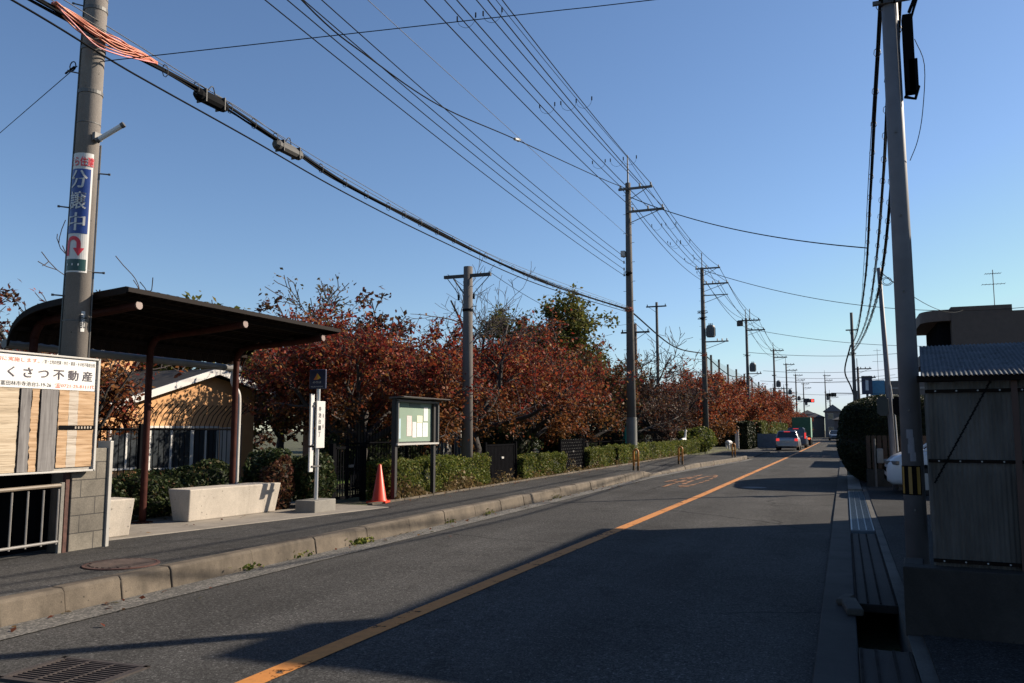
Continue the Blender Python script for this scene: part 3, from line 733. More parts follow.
# tall pole A, B, C ...
def clutter(t,z,m=CableO,s=1.0,seed=0):
    rr=random.Random(seed); b=MB()
    for k in range(5):
        p=[(rr.uniform(-.25,.25)*s,-.15-rr.uniform(0,.12),z+rr.uniform(-.1,.1)) for _ in range(4)]; b.tube(bez(p,4),.014,4)
    b.build('cable_splice',m,t)
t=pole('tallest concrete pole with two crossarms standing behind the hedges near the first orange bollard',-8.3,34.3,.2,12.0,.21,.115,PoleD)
b=MB(); b.cyl((0,0,11.9),(0,0,13.25),.04,.025,8); b.build('top_rod',Steel,t)
add_arm(t,-.38,1.1,0,11.70,(-.3,.55,1.03)); add_arm(t,-.05,1.6,0,10.68,(.25,.9,1.52))
b=MB(); b.bx(-.32,-.14,-.2,.0,8.75,9.0); b.build('lamp_head',OffW,t)
b=MB()
for z in (7.9,8.15,8.45,8.7): insulator(b,-.2,-.1,z,.1,.04)
b.build('insulator',OffW,t); clutter(t,6.45,seed=1)
clutter(t,8.0,Rub,.8,seed=9)
b=MB(); b.lathe([(.222,0),(.225,.02),(.225,1.5),(.222,1.52)],20,(0,0,.35)); b.build('poster_guard',simple('pole_wrap',(.14,.14,.13),.7),t)
POLB=(-8.3,54.5)
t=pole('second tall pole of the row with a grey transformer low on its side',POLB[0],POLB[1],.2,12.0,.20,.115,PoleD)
b=MB(); b.cyl((0,0,11.9),(0,0,13.0),.035,.025,8); b.build('top_rod',Steel,t)
add_arm(t,-.4,1.2,0,11.9,(-.35,.3,1.1)); add_arm(t,.0,1.7,0,10.85,(.3,.7,1.1,1.6)); add_arm(t,.0,1.65,0,10.1,(),.06)
add_transformer(t,.48,7.35,r=.27,h=.75); add_arm(t,0,1.6,0,7.05,(.9,1.2,1.5),.08); clutter(t,8.6,Rub,1.3,seed=3); clutter(t,6.2,seed=4); clutter(t,9.0,Rub,1.4,5)
# a reusable far pole
def far_pole(label,x,y,h,seed,group=None,tr=True,base=.1,r=.18,box=False):
    t=pole(label,x,y,base,h,r,.11,PoleD,group=group,bolts=False,n=10)
    b=MB(); b.cyl((-.05,0,h-.1),(-.05,0,h+.9),.035,None,6)
    if box: b.cyl((.35,0,h-.3),(.35,0,h+.9),.035,None,6)
    b.build('top_rod',Steel,t)
    add_arm(t,-.75 if box else -.4,1.35,0,h-.25,(-.35,.3,.75,1.2),.11,DarkSteel); add_arm(t,0,1.75,0,h-1.2,(.5,1.1,1.6),.11,DarkSteel)
    if box:
        b=MB(); b.bx(-.85,-.3,-.3,.1,h-.75,h-.25); b.build('switch_box',DarkSteel,t)
    if tr: add_transformer(t,.5,h-5.2,r=.27,h=.8); add_arm(t,0,1.3,0,h-5.4,(.9,1.2),.08,DarkSteel); clutter(t,h-3.6,Rub,1.4,seed)
    return t
far_pole('third tall pole of the row with a double tip and a transformer',-8.4,82,12.2,11,box=True)
far_pole('fourth tall pole above the red trees just left of the cars',-8.5,117,12.4,12)
FPG='distant utility poles along the left of the road'; FPL='distant dark utility pole in the row beyond the red trees'
fp=far_pole(FPL,-8.5,143,12.4,13,FPG)
for x,y,s in ((-8.5,172,1.0),(-9.5,128,.62),(-9.4,150,.7),(-3.9,215,1.2),(-2.6,190,.75),(-8.5,205,1.0)):
    c=copy_tree(fp); c.location=(x,y,.1); c.scale=(1,1,s)
# two poles standing behind the trees
t=pole('thin dark pole with a short crossarm rising from the trees behind the tallest pole',-15,72,.2,12.6,.17,.11,PoleD,bolts=False,n=10); add_arm(t,-.9,.9,0,12.2,(-.8,.8),.11,DarkSteel)
t=pole('brown wooden pole with a low crossarm right beside the tallest concrete pole',-12.5,53,.2,8.3,.17,.12,simple('wood_pole',(.09,.06,.045),.9),bolts=False,n=10); add_arm(t,-.9,1.0,0,7.7,(-.8,.9),.11,DarkSteel)
t=thing('pipe_post','thin pale pipe standing in the hedge between the tallest pole and the second','post',(-8.9,36.9,.2)); b=MB(); b.cyl((0,0,0),(0,0,2.9),.05,None,8); b.build('pipe',OffW,t)
# near pole on the right
RP=(.635,9.4)
t=pole('smooth grey steel pole beside the corrugated shed with a yellow and black band',RP[0],RP[1],.07,8.6,.108,.07,PoleS,bolts=False,n=28)
rr=lambda z:.108+(.07-.108)*z/8.6
b=MB()
for k in range(8):
    a0=R(-150)+k*R(14)
b=MB(); z0,z1=.83,1.12
def wrap(mb,z0,z1,a0,a1,ex,n=6):
    V=[]
    for i in range(n+1):
        a=a0+(a1-a0)*i/n; V+=[((rr(z0)+ex)*math.cos(a),(rr(z0)+ex)*math.sin(a),z0),((rr(z1)+ex)*math.cos(a),(rr(z1)+ex)*math.sin(a),z1)]
    mb.add(V,[(2*i,2*i+2,2*i+3,2*i+1) for i in range(n)])
wrap(b,z0,z1,R(-175),R(-55),.004,12); bd=b.build('warning_band',Black,t,fix=False)
b=MB()
for a in (-160,-118,-78): wrap(b,z0+.01,z1-.01,R(a),R(a+17),.007,3)
b.build('yellow_stripe',YellowB,bd,fix=False)
b=MB()
for k,(a,z,wd) in enumerate(((-120,1.44,34),(-112,1.36,30),(-116,1.29,34),(-106,1.21,30))): wrap(b,z-.045,z+.045,R(a),R(a+wd),.003,4)
b.build('paper_remnant',simple('old_paper',(.22,.22,.25),.8),t,fix=False)
b=MB()
for a,z in ((-100,1.68),(-95,.68),(-95,2.9),(-90,3.7),(-95,4.6)): b.cyl((rr(z)*.9*math.cos(R(a)),rr(z)*.9*math.sin(R(a)),z),((rr(z)+.012)*math.cos(R(a)),(rr(z)+.012)*math.sin(R(a)),z),.012,None,8); b.build('bolt',Steel,t); b=MB()
b=MB(); b.box((.16,-.02,5.45),(.10,.14,.85)); b.box((.19,-.04,5.2),(.09,.1,.35)); b.tube([(.1,0,5.0),(.2,-.04,4.95),(.24,0,5.1)],.02,5)
b.tube(bez([(.12,0,6.3),(.24,-.05,6.1),(.18,-.05,5.9)],4),.02,5); b.tube(bez([(.1,0,6.5),(.28,-.02,6.2),(.2,-.02,5.85)],4),.015,5); b.build('junction_box',Black,t,bevel=.02)
b=MB(); b.tube(bez([(.22,-.05,5.6),(.3,-.05,5.3),(.26,-.05,4.8),(.2,-.02,4.5),(.12,0,4.3)],4),.004,4); b.build('loose_wire',Rub,t)
b=MB(); b.bx(-.17,.20,-.1,-.06,6.03,6.07); b.build('crossarm',Steel,t); b=MB(); b.bx(-.26,.26,-.1,-.04,6.6,6.66); b.build('crossarm',Steel,t)
# leaning prop pole with sign backs
t=pole('slim leaning steel pole behind the white car with two dark sign backs',1.14,22.8,.07,5.6,.075,.05,PoleS,bolts=False,lean=(-.028,0),n=16)
for x,wd,yy_,ang,m in ((-.17,.27,-.12,R(4),simple('sign_back_grey',(.022,.028,.028),.7)),(.16,.20,-.10,R(-12),Black)):
    b=MB(); h=.48; c=.07; pr=[(-wd/2+c,-h/2),(wd/2-c,-h/2),(wd/2,-h/2+c),(wd/2,h/2-c),(wd/2-c,h/2),(-wd/2+c,h/2),(-wd/2,h/2-c),(-wd/2,-h/2+c)]
    b.extr(pr,'y',-.02,.02); mt=Matrix.Translation((x-.05,yy_,2.07))@Matrix.Rotation(ang,4,'Z'); b.v=[tuple(mt@Vector(p)) for p in b.v]; b.build('sign_back',m,t,bevel=.008)
b=MB(); b.tube([(.08,-.06,.95),(.05,-.07,1.85),(-.02,-.06,2.6)],.016,6); b.build('conduit',OffW,t)
# pole holding the right cables further off
t=pole('thin dark pole where the right hand cable bundle ends beyond the round hedge',.75,60,.05,9.4,.14,.09,PoleD,bolts=False,n=10); add_arm(t,-.4,.4,0,8.2,(),.08,DarkSteel); clutter(t,6.6,Rub,1.2,7)
far_pole('distant pole on the right just beside the blue sign',1.6,96,8.2,15,tr=False)

# ------------------------------------------------------------------ overhead cables
def cable(label,pts,r=.012,m=Rub,group=None,smooth=8,name='overhead_cable',n=5):
    b=MB(); b.tube(bez(pts,smooth),r,n); o=b.build(name,m,None,smooth=True,fix=False); return tag(o,label,'cable',group)
XL=-8.3
# thick communication bundle on the left
bun=[(-8.16,-6,6.9),(-8.15,2,6.45),(-8.12,7.0,6.29),(-8.2,8.95,6.30),(-8.3,10.84,6.20),(-8.3,12.5,6.06),(-8.3,15.4,6.0),(-8.3,19.9,5.98),(-8.3,24.9,6.12),(-8.3,33.9,6.65)]
t=thing('cable_bundle','thick black bundle of communication cables from the banner pole to the tallest pole','cable',(-8.2,7,6.29))
C=bez(bun,10)
for k,(ox,oz,rd) in enumerate(((0,.0,.016),(.02,-.03,.018),(-.02,-.035,.017),(.01,-.06,.013),(-.01,.06,.006))):
    b=MB(); b.tube([p+Vector((ox+.014*math.sin(i*.35+k*2),0,oz+.012*math.cos(i*.4+k*1.3))) for i,p in enumerate(C)],rd,5); b.build('strand',Rub if k<4 else CableG,t,world=True,smooth=True,fix=False)
b=MB()
acc=0
for i,p in enumerate(C[1:],1):
    acc+=(p-C[i-1]).length
    if acc>.55:
        acc=0; b=MB(); b.tube([p+Vector((.05*math.sin(a),.03*math.sin(a*.5),-.02+.08*math.cos(a))) for a in [2*PI*q/8 for q in range(9)]],.006,4,caps=False); b.build('hanger_ring',CableG,t,world=True,fix=False)
t2=thing('splice_closure','black cable splice box hanging nearest to the banner pole','splice box',(-8.2,8.95,6.22))
def closure(t,m,L=.62):
    b=MB(); b.tube([(0,-L/2,0),(0,-L/2+.06,0),(0,L/2-.06,-.0),(0,L/2,0)],[.05,.085,.085,.05],10); b.bx(-.02,.02,-L*.4,L*.4,.08,.1); b.build('case',m,t)
    b=MB(); 
    for s in (-.3,.3): b.bx(-.088,.088,s*L-.008,s*L+.008,-.085,.10)
    b.tube(bez([(0,-.1,.09),(.03,-.02,.2),(0,.08,.09)],4),.008,5); b.build('strap',DarkSteel,t)
closure(t2,Rub); t2.rotation_euler=(R(1),0,0)
t2=thing('splice_closure','grey cable splice box further along the bundle','splice box',(-8.3,10.85,6.12)); closure(t2,simple('closure_grey',(.06,.058,.056),.7),.7)
# orange sleeves by the pole
t=thing('cable_sleeve','orange-pink protective sleeves draped over the cables at the banner pole','cable sleeve',(-8.1,6.9,6.3))
rs=random.Random(6)
for k in range(9):
    o_=rs.uniform(-.04,.04); dp=[0,.04,.1,.17,-.03,.02,.07,.13,.0][k]
    pts=[(-8.10+o_,6.30,6.34),(-8.06,6.55,6.30-dp*.7+o_),(-8.03+o_,6.85,6.25-dp),(-8.02,7.15,6.25-dp*.9),(-8.06,7.5,6.27-dp*.4+o_),(-8.12,7.85,6.29)]
    b=MB(); b.tube(bez([(a_+rs.uniform(-.012,.012),b_,c_+rs.uniform(-.02,.02)) for a_,b_,c_ in pts],6),.010,6); b.build('sleeve',CableO if k!=3 else simple('sleeve_pink',(.6,.2,.2),.5),t,world=True,smooth=True,fix=False)
cable('single black cable hanging just below the thick bundle on the left',[(-8.15,-6,6.8),(-8.1,3,6.25),(-8.08,5.83,6.12),(-8.05,7.1,5.99),(-8.2,7.95,6.03),(-8.3,9.9,6.0),(-8.3,12.5,5.86),(-8.3,16.4,5.80),(-8.3,23,5.87),(-8.3,33.9,6.5)],.013)
cable('thin steel messenger wire above the thick bundle on the left',[(-8.2,-6,7.0),(-8.15,3,6.6),(-8.15,7.0,6.45),(-8.3,12.5,6.2),(-8.3,20,6.07),(-8.3,34,6.75)],.006,CableG)
b=None
cable('dark bundle continuing from the tallest pole to the second pole',[(-8.3,34,6.65),(-8.3,44,6.0),(-8.35,54.5,6.5)],.035)
cable('dark bundle continuing past the second pole down the row',[(-8.35,54.5,6.5),(-8.35,68,5.9),(-8.4,82,6.5),(-8.45,100,6.0),(-8.5,117,6.5),(-8.5,143,6.4)],.035)
cable('single wire below the bundle between the tallest and the second pole',[(-8.3,34,6.3),(-8.3,44,5.5),(-8.3,54.5,6.1)],.012)
# low voltage wires
for k,(za,zb) in enumerate(((8.4,8.10),(8.72,8.36),(8.95,8.66),(9.25,8.92))):
    cable('low voltage wire in the middle set left of the tallest pole',sagline((XL-.15,7,za+.25),(XL-.15,34.2,zb),.22,10),.011,Rub,'parallel low voltage wires left of the tallest pole',2)
# high voltage
HV=[((-8.35+.2,7,11.75),(-8.6,34.15,12.05),(-8.65,54.4,12.2)),((-7.8,7,12.1),(-7.75,34.15,12.05),(-8.0,54.4,12.2)),((-7.3,7,12.3),(-7.27,34.15,12.05),(-7.2,54.4,12.2)),((-8.05,7,11.05),(-8.05,34.15,11.0),(-8.0,54.4,11.15)),((-7.4,7,11.05),(-7.4,34.15,11.0),(-7.2,54.4,11.15)),((-6.8,7,11.1),(-6.8,34.15,11.0),(-6.7,54.4,11.15))]
G1='high voltage wires from the banner pole to the tallest pole'; G2='high voltage wires between the tallest and second poles'; G3='high voltage wires far down the row'
for a,b_,c in HV:
    cable('high voltage wire running up out of the top of the picture',sagline(a,b_,.30,10),.014,Rub,G1,2)
    cable('high voltage wire between the two nearest tall poles',sagline(b_,c,.45,10),.014,Rub,G2,2)
    d=(c[0]-.1,81.9,c[2]+.1); e=(c[0]-.15,116.9,c[2]+.3)
    cable('high voltage wire beyond the second tall pole',sagline(c,d,.6,8)+sagline(d,e,.9,8)[1:],.017,Rub,G3,1)
cable('high voltage wire from pole tip to pole tip',sagline((-8.3,7,13.5),(-8.3,34.3,13.35),.3,10)+sagline((-8.3,34.3,13.35),(-8.3,54.5,13.1),.3,10)[1:],.010,Rub,None,1)
# jumper loops hanging in the HV wires
JG='wire loops hanging under the high voltage wires'
for y,ra in ((17.6,(0,1)),(23.6,(0,1,2)),(29.5,(0,1,2)),(40,(0,1,3)),(44,(0,1,3)),(48,(1,3))):
    for k in ra:
        x0=(-8.5,-7.8,-7.3,-7.6)[k]; z=11.7 if k<3 else 10.7
        b=MB(); b.tube(bez([(x0,y,z),(x0+.06,y,z-.2),(x0+.25,y+.05,z-.28),(x0+.45,y,z-.2),(x0+.5,y,z)],4),.005,4); b.cyl((x0,y,z+.04),(x0,y,z-.08),.02,None,6); b.cyl((x0+.5,y,z+.04),(x0+.5,y,z-.08),.02,None,6)
        tag(b.build('jumper_loop',Rub,None,fix=False),'small drooping wire loop with clamps under the high voltage wires','wire loop',JG)
cable('twisted cable curving from upper left up to the top of the tallest pole',[(-8.2,7,9.6),(-8.3,11.1,8.84),(-8.3,13.3,8.76),(-8.3,16.4,8.94),(-8.3,21.1,9.73),(-8.3,29.8,11.14),(-8.3,34.1,11.9)],.015)
t=thing('cable_joint','small pale joint on the twisted cable left of the tallest pole','cable joint',(-8.3,21.1,9.73)); b=MB(); b.tube([(0,-.15,-.03),(0,.15,.05)],.045,6); b.build('clamp',OffW,t); b=MB(); b.tube([(0,.1,.02),(0,.2,.06)],.05,6); b.build('sleeve',Steel,t)
cable('thin grey wire running straight to the middle of the tallest pole',sagline((-8.25,7,9.9),(-8.3,34.2,9.85),.05,6),.007,CableG,smooth=2)
cable('cable crossing the road from the tallest pole to the right hand cables',sagline((-8.2,34.2,11.55),(.78,24,6.45),.35,12),.018,smooth=2)
cable('long thin cable rising from the banner pole to the upper right over the road',sagline((-8.2,6.98,5.95),(-2.0,9.85,6.94),.0,6)[:-1]+[(-2.0,9.85,6.94),(3.0,12.1,7.75)],.006,smooth=2)
t=thing('guy_wire','thin guy wire falling from the banner pole to the left edge of the picture','guy wire',(-8.4,6.9,5.9))
b=MB(); b.tube([(-8.45,6.95,5.93),(-12,8.56,6.37-.25),(-15,9.9,6.2)],.005,5); b.build('wire',Rub,t,world=True)
b=MB(); b.tube([Vector((-8.56,6.98,5.93))+Vector((.05*math.cos(a),0,.06*math.sin(a)+.03)) for a in [2*PI*q/10 for q in range(11)]],.007,5,caps=False); b.tube([(-8.5,6.95,5.93),(-8.8,7.08,5.95)],.012,6); b.build('thimble',Rub,t,world=True)
cable('cable crossing from the second tall pole to the brown apartment building',sagline((-8.2,54.4,12.0),(10.85,60,9.25),1.1,14),.02,smooth=2)
cable('lower cable leaving the third tall pole across the road',sagline((-8.3,82,11.3),(9,88,9.5),.5,10),.022,smooth=2)
for k,(ya,za,yb,zb) in enumerate(((82,9.0,86,8.8),(100,8.4,100,8.3),(117,8.7,110,8.2),(117,6.6,118,6.4),(143,9.5,140,9.3),(96,7.0,90,6.8))):
    cable('thin cable crossing the far road',sagline((-8.5,ya,za),(6,yb,zb),.35,8),.022,Rub,'thin cables crossing the road far off',2)
# wires between bare pole and others
cable('thin wire from the single-armed pole to the tall pole behind it',sagline((-7.8,18,5.35),(-8.3,34,6.0),.5,8),.007,smooth=2)
cable('thin wire from the left tip of the single-armed pole towards the shelter',sagline((-8.9,18,5.35),(-9.0,34,5.6),.7,8),.007,smooth=2)
# right bundle
RS=[((.5,-6,6.9),(.52,3,6.4),(.54,9.35,6.14),(.60,16,5.78),(.70,24,5.75),(.74,36,5.95),(.74,48,6.5),(.62,59.7,7.2)),
    ((.66,-6,6.9),(.62,3,6.4),(.66,9.35,6.13),(.72,14,5.5),(.78,20,5.15),(.85,30,5.3),(.80,45,6.0),(.7,59.7,6.9)),
    ((.74,9.35,6.3),(.78,13,5.2),(.82,18,4.7),(.84,24,4.75),(.85,34,5.2),(.80,48,6.0),(.7,59.7,6.7)),
    ((.58,9.35,6.6),(.60,16,6.2),(.68,24,6.1),(.76,36,6.2),(.72,59.7,7.3))]
for k,(pts,lab,rad) in enumerate(zip(RS,('leftmost thick cable hanging along the right side of the road','middle cable of the right hand bundle sagging behind the steel pole','lowest sagging cable of the right hand bundle','thin upper wire of the right hand bundle'),(.016,.014,.016,.007))):
    t=thing('cable_bundle',lab,'cable',pts[2]); C=bez(pts,12)
    b=MB(); b.tube(C,rad,5); b.build('strand',Rub,t,world=True,smooth=True,fix=False)
    if k<3:
        b=MB(); b.tube([p+Vector((.018,0,-.035+.01*math.sin(i*.9))) for i,p in enumerate(C)],rad*.7,5); b.build('strand',Rub,t,world=True,smooth=True,fix=False)
        b=MB()
        for i,p in enumerate(C):
            if i%2==0: b=MB(); b.tube([p+Vector((.04*math.sin(a),.02*math.sin(a*.5),-.03+.055*math.cos(a))) for a in [2*PI*q/7 for q in range(8)]],.0045,4,caps=False); b.build('hanger_ring',CableG,t,world=True,fix=False)
cable('dark drop cables dipping below the thin far pole on the right',[(.62,59.7,7.2),(.2,61,5.6),(.55,63,4.6),(.85,66,3.8),(.9,80,5.5),(1.5,96,7)],.05,smooth=6)
cable('thin wire from the leaning pole towards the apartment building',sagline((.98,22.8,5.6),(7.2,58,9.0),.5,10),.012,smooth=2)
b=MB(); 
t=thing('wire_coil','small coil of wire at the top of the leaning pole','wire coil',(1.05,22.7,5.3)); b.tube([Vector((.1+.12*math.cos(a)*(.6+.05*a),0,.1*math.sin(a)*(.6+.05*a))) for a in [q*.5 for q in range(26)]],.008,4); b.build('wire',Rub,t)

# ------------------------------------------------------------------ bus shelter
t=thing('bus_shelter','open bus shelter with a dark brown curved roof on maroon posts','bus shelter',(-9.0,9.3,.21))
prof=[(-7.70,3.185),(-8.27,3.14),(-8.81,3.10),(-9.15,3.05),(-9.40,2.96),(-9.56,2.82),(-9.63,2.64)]
PR=[(p.x,p.z) for p in bez([(x,0,z) for x,z in prof],4)]
Y0,Y1=7.18,11.5
b=MB(); n=len(PR); nw=int((Y1-Y0)/.04); V=[]   # ribbed sheet
nrm=[]
for i in range(n):
    d=Vector((PR[min(i+1,n-1)][0]-PR[max(i-1,0)][0],PR[min(i+1,n-1)][1]-PR[max(i-1,0)][1])).normalized(); nrm.append((d.y,-d.x))
for j in range(nw+1):
    off=.012 if (j%4 in (1,2)) else -.012
    for i in range(n): V.append((PR[i][0]-nrm[i][0]*0+nrm[i][0]*off*-1,Y0+(Y1-Y0)*j/nw,PR[i][1]+nrm[i][1]*off*-1+.02))
b.add(V,[(j*n+i,j*n+i+1,(j+1)*n+i+1,(j+1)*n+i) for j in range(nw) for i in range(n-1)])
b.build('roof_sheet',Brown,t,world=True,fix=False)
b=MB()
for ye in (Y0-.03,Y1):
    V=[]
    for i in range(n): V+=[(PR[i][0],ye,PR[i][1]-.05),(PR[i][0],ye,PR[i][1]+.03),(PR[i][0],ye+.03,PR[i][1]-.05),(PR[i][0],ye+.03,PR[i][1]+.03)]
    for i in range(n-1):
        a=4*i; c=a+4
        for f in ((a,a+1,c+1,c),(a+2,c+2,c+3,a+3),(a+1,a+3,c+3,c+1),(a,c,c+2,a+2)): pass
    F=[]
    for i in range(n-1):
        a=4*i; c=a+4; F+=[(a,a+1,c+1,c),(a+2,c+2,c+3,a+3),(a+1,a+3,c+3,c+1),(a,c,c+2,a+2)]
    F+=[(0,1,3,2),(4*n-4,4*n-3,4*n-1,4*n-2)]; b.add(V,F)
b.bx(-7.70,-7.66,Y0-.03,Y1+.03,3.150,3.205); b.build('fascia',simple('fascia_brown',(.012,.008,.007),.6,.15,spec=.1),t,world=True)
b=MB(); b.tube([(-9.69,Y0-.02,2.62),(-9.69,Y1+.02,2.60)],.055,10); b.build('gutter',simple('gutter_grey',(.13,.125,.12),.5),t,world=True)
b=MB()
for k in range(5):
    i=2+int(k*(n-5)/4.5); b.bx(PR[i][0]-.02,PR[i][0]+.02,Y0+.02,Y1-.02,PR[i][1]-.075,PR[i][1]-.02)
b.build('purlin',Brown,t,world=True)
for y in (7.42,9.32,11.2):
    b=MB(); b.tube(bez([(-9.5,y,.21),(-9.5,y,1.4),(-9.5,y,2.55),(-9.49,y,2.74),(-9.42,y,2.86),(-9.28,y,2.92),(-8.4,y,2.975),(-7.78,y,3.03)],5),.05,12); o=b.build('post',RedBr,t,world=True,smooth=True,fix=False)
    bb=MB(); bb.tube([Vector((-7.785,y,3.03))-t.location,Vector((-7.765,y,3.032))-t.location],.052,12); bb.build('end_cap',simple('pipe_cap_pink',(.14,.08,.065),.5,.05),o)
    bb=MB(); bb.box(Vector((-9.5,y,.22))-t.location,(.2,.2,.02)); bb.build('base_plate',RedBr,o)
b=MB(); b.tube(bez([(-9.69,11.35,2.56),(-9.69,11.35,2.35),(-9.60,11.38,2.2),(-9.58,11.4,2.0),(-9.58,11.4,1.2),(-9.58,11.4,.21)],4),.035,10); b.build('downpipe',OffW,t,world=True,smooth=True,fix=False)
# benches
def trapz(t,L,Wt,Wb,H,m,inset=.07):
    b=MB(); z=0
    V=[(-Wb/2,-L/2+inset,0),(Wb/2,-L/2+inset,0),(Wb/2,L/2-inset,0),(-Wb/2,L/2-inset,0),(-Wt/2,-L/2,H),(Wt/2,-L/2,H),(Wt/2,L/2,H),(-Wt/2,L/2,H)]
    b.add(V,[(0,3,2,1),(4,5,6,7),(0,1,5,4),(1,2,6,5),(2,3,7,6),(3,0,4,7)]); o=b.build('block',m,t,bevel=.015)
    for y in (-.35*L,.35*L):
        for z in (.12,.36): b=MB(); b.cyl((Wb/2+(Wt-Wb)/2*z/H+.001,y,z),(Wb/2+(Wt-Wb)/2*z/H+.004,y,z),.008,None,8); b.build('form_tie_hole',simple('tie_hole',(.2,.18,.16),.8),t)
    return o
t=thing('concrete_bench','long pale concrete bench under the bus shelter','bench',(-9.04,10.56,.21),R(-5)); trapz(t,1.90,.46,.32,.47,Conc,.05)
t=thing('concrete_stool','short pale concrete block seat beside the block wall','bench',(-8.70,8.02,.21),R(-8)); trapz(t,.37,.42,.32,.47,Conc,.03)
# bus stop marker
t=thing('bus_stop_sign','bus stop marker with a navy head plate and white timetable panels on a concrete foot','bus stop sign',(-8.22,11.75,.2),R(-3))
b=MB(); b.bx(-.2,.2,-.28,.28,0,.2); b.build('base',ConcG,t,bevel=.012)
b=MB(); b.cyl((0,0,.18),(0,0,2.1),.033,None,12); b.build('pole',simple('alu_pole',(.5,.5,.5),.35,.08,metal=.5),t,smooth=False)
b=MB(); b.box((0,-.02,2.20),(.34,.04,.33)); hd=b.build('head_plate',Navy,t,bevel=.015)
b=MB(); b.add([(-.075,-.042,2.19),(.0,-.042,2.19),(.0,-.042,2.30)],[(0,1,2)]); b.build('emblem',simple('emblem_orange',(.55,.17,.04),.5),hd,fix=False)
b=MB(); b.add([(.003,-.042,2.19),(.075,-.042,2.22),(.003,-.042,2.30)],[(0,1,2)]); b.build('emblem',simple('emblem_yellow',(.6,.35,.03),.5),hd,fix=False)
text_on('lettering','のりば',(0,-.042,2.15),(1,0,0),(0,0,1),.17,.035,White,hd); text_on('lettering','BUS STOP',(0,-.042,2.075),(1,0,0),(0,0,1),.25,.02,White,hd)
b=MB(); b.box((.05,.0,1.44),(.03,.22,.78)); pl=b.build('timetable_panel',White,t,bevel=.004)
for i,ch in enumerate('寺池台一丁目'): 
    if i<5: text_on('lettering',ch,(.0665,-.03,1.70-i*.105),(0,1,0),(0,0,1),.07,.08,BlackT,pl)
text_on('lettering',':',(.0665,.06,1.5),(0,1,0),(0,0,1),.02,.25,BlackT,pl)
b=MB(); b.box((.0,-.16,1.52),(.03,.09,.85)); b.box((.0,-.16,.86),(.03,.09,.40)); b.build('side_panel',White,t,bevel=.003)
b=MB(); 
for z in (1.1,1.75,.75): b.box((.01,-.05,z),(.05,.22,.025))
b.build('bracket',Steel,t)
# traffic cone
t=thing('traffic_cone','red traffic cone standing by the notice board post','traffic cone',(-8.12,13.62,.2),R(12))
b=MB(); b.lathe([(.155,.03),(.15,.05),(.135,.06),(.028,.70),(.018,.71)],28); b.build('cone',ConeR,t,smooth=False); t.children[0].data.polygons.foreach_set('use_smooth',[len(p.vertices)==4 for p in t.children[0].data.polygons])
b=MB(); b.box((0,0,.018),(.38,.38,.036)); b.build('base',ConeR,t,bevel=.012)
# notice board
t=thing('notice_board','glazed notice board with a green felt back and papers on two dark posts','notice board',(-8.0,14.8,.2))
for y in (14.02,15.63):
    b=MB(); b.bx(-8.08,-8.0,y-.045,y+.045,.2,2.17); b.build('post',simple('dark_bronze',(.012,.010,.010),.6,.15),t,world=True,bevel=.004)
b=MB(); b.bx(-8.10,-8.07,14.0,15.72,1.26,2.13); b.build('back_panel',DarkSteel,t,world=True)
b=MB(); b.bx(-8.068,-8.062,14.08,15.66,1.32,2.10); b.build('felt',GreenP,t,world=True)
AluF=simple('alu_frame',(.10,.10,.095),.5,.08)
b=MB(); b.bx(-8.07,-7.955,14.0,15.74,1.255,1.29); b.build('bottom_rail',OffW,t,world=True); b=MB(); b.bx(-8.07,-7.955,14.00,14.04,1.30,2.12); b.bx(-8.07,-7.955,15.70,15.74,1.30,2.12); b.bx(-8.07,-7.955,14.0,15.74,2.10,2.14); b.build('frame',AluF,t,world=True,bevel=.004)
b=MB(); b.add([(-8.12,13.93,2.15),(-7.80,13.93,2.18),(-7.80,15.95,2.18),(-8.12,15.95,2.15),(-8.12,13.93,2.185),(-7.80,13.93,2.20),(-7.80,15.95,2.20),(-8.12,15.95,2.185)],[(0,3,2,1),(4,5,6,7),(0,1,5,4),(1,2,6,5),(2,3,7,6),(3,0,4,7)]); b.build('hood',simple('hood_bronze',(.05,.04,.036),.45,.1),t,world=True)
def paper(ya,yb,za,zb,c,txt=None):
    b=MB(); b.bx(-8.0605,-8.058,ya,yb,za,zb); o=b.build('paper',simple('paper',c,.7,.04,9),t,world=True)
    bb=MB(); z=zb-.035
    while z>za+.02:
        bb.bx(-8.0578,-8.0572,ya+.03,ya+.03+(yb-ya-.06)*random.Random(z).uniform(.6,1),z,z+.007); z-=.026
    bb.build('printed_lines',simple('print_grey',(.42,.42,.43),.8),o)
    o2=o.children[0]; o2.data.transform(Matrix.Translation(-t.location))
    return o
paper(14.53,14.72,1.43,1.83,(0.72,0.50,0.48)); paper(14.76,14.92,1.40,1.71,(0.66,0.62,0.59)); paper(14.95,15.18,1.70,1.84,(0.70,0.66,0.48)); paper(14.95,15.17,1.41,1.69,(0.66,0.67,0.66)); paper(15.20,15.42,1.41,1.70,(0.66,0.66,0.65)); paper(15.24,15.42,1.73,2.02,(0.68,0.67,0.62))
p=paper(14.10,14.28,1.38,1.77,(.36,.48,.54)); b=MB(); b.lathe([(.045,0),(.045,.0015)],16); b.v=[(z,x,y) for x,y,z in b.v]
b.v=[(x-8.0565+8.0,y+14.17-14.8,z+1.66-.2) for x,y,z in b.v]; b.build('dark_figure',Navy,p)
b=MB(); b.bx(-8.0605,-8.055,14.62,15.08,2.02,2.085); b.build('label_plate',simple('label_dark',(.10,.13,.11),.6),t,world=True)
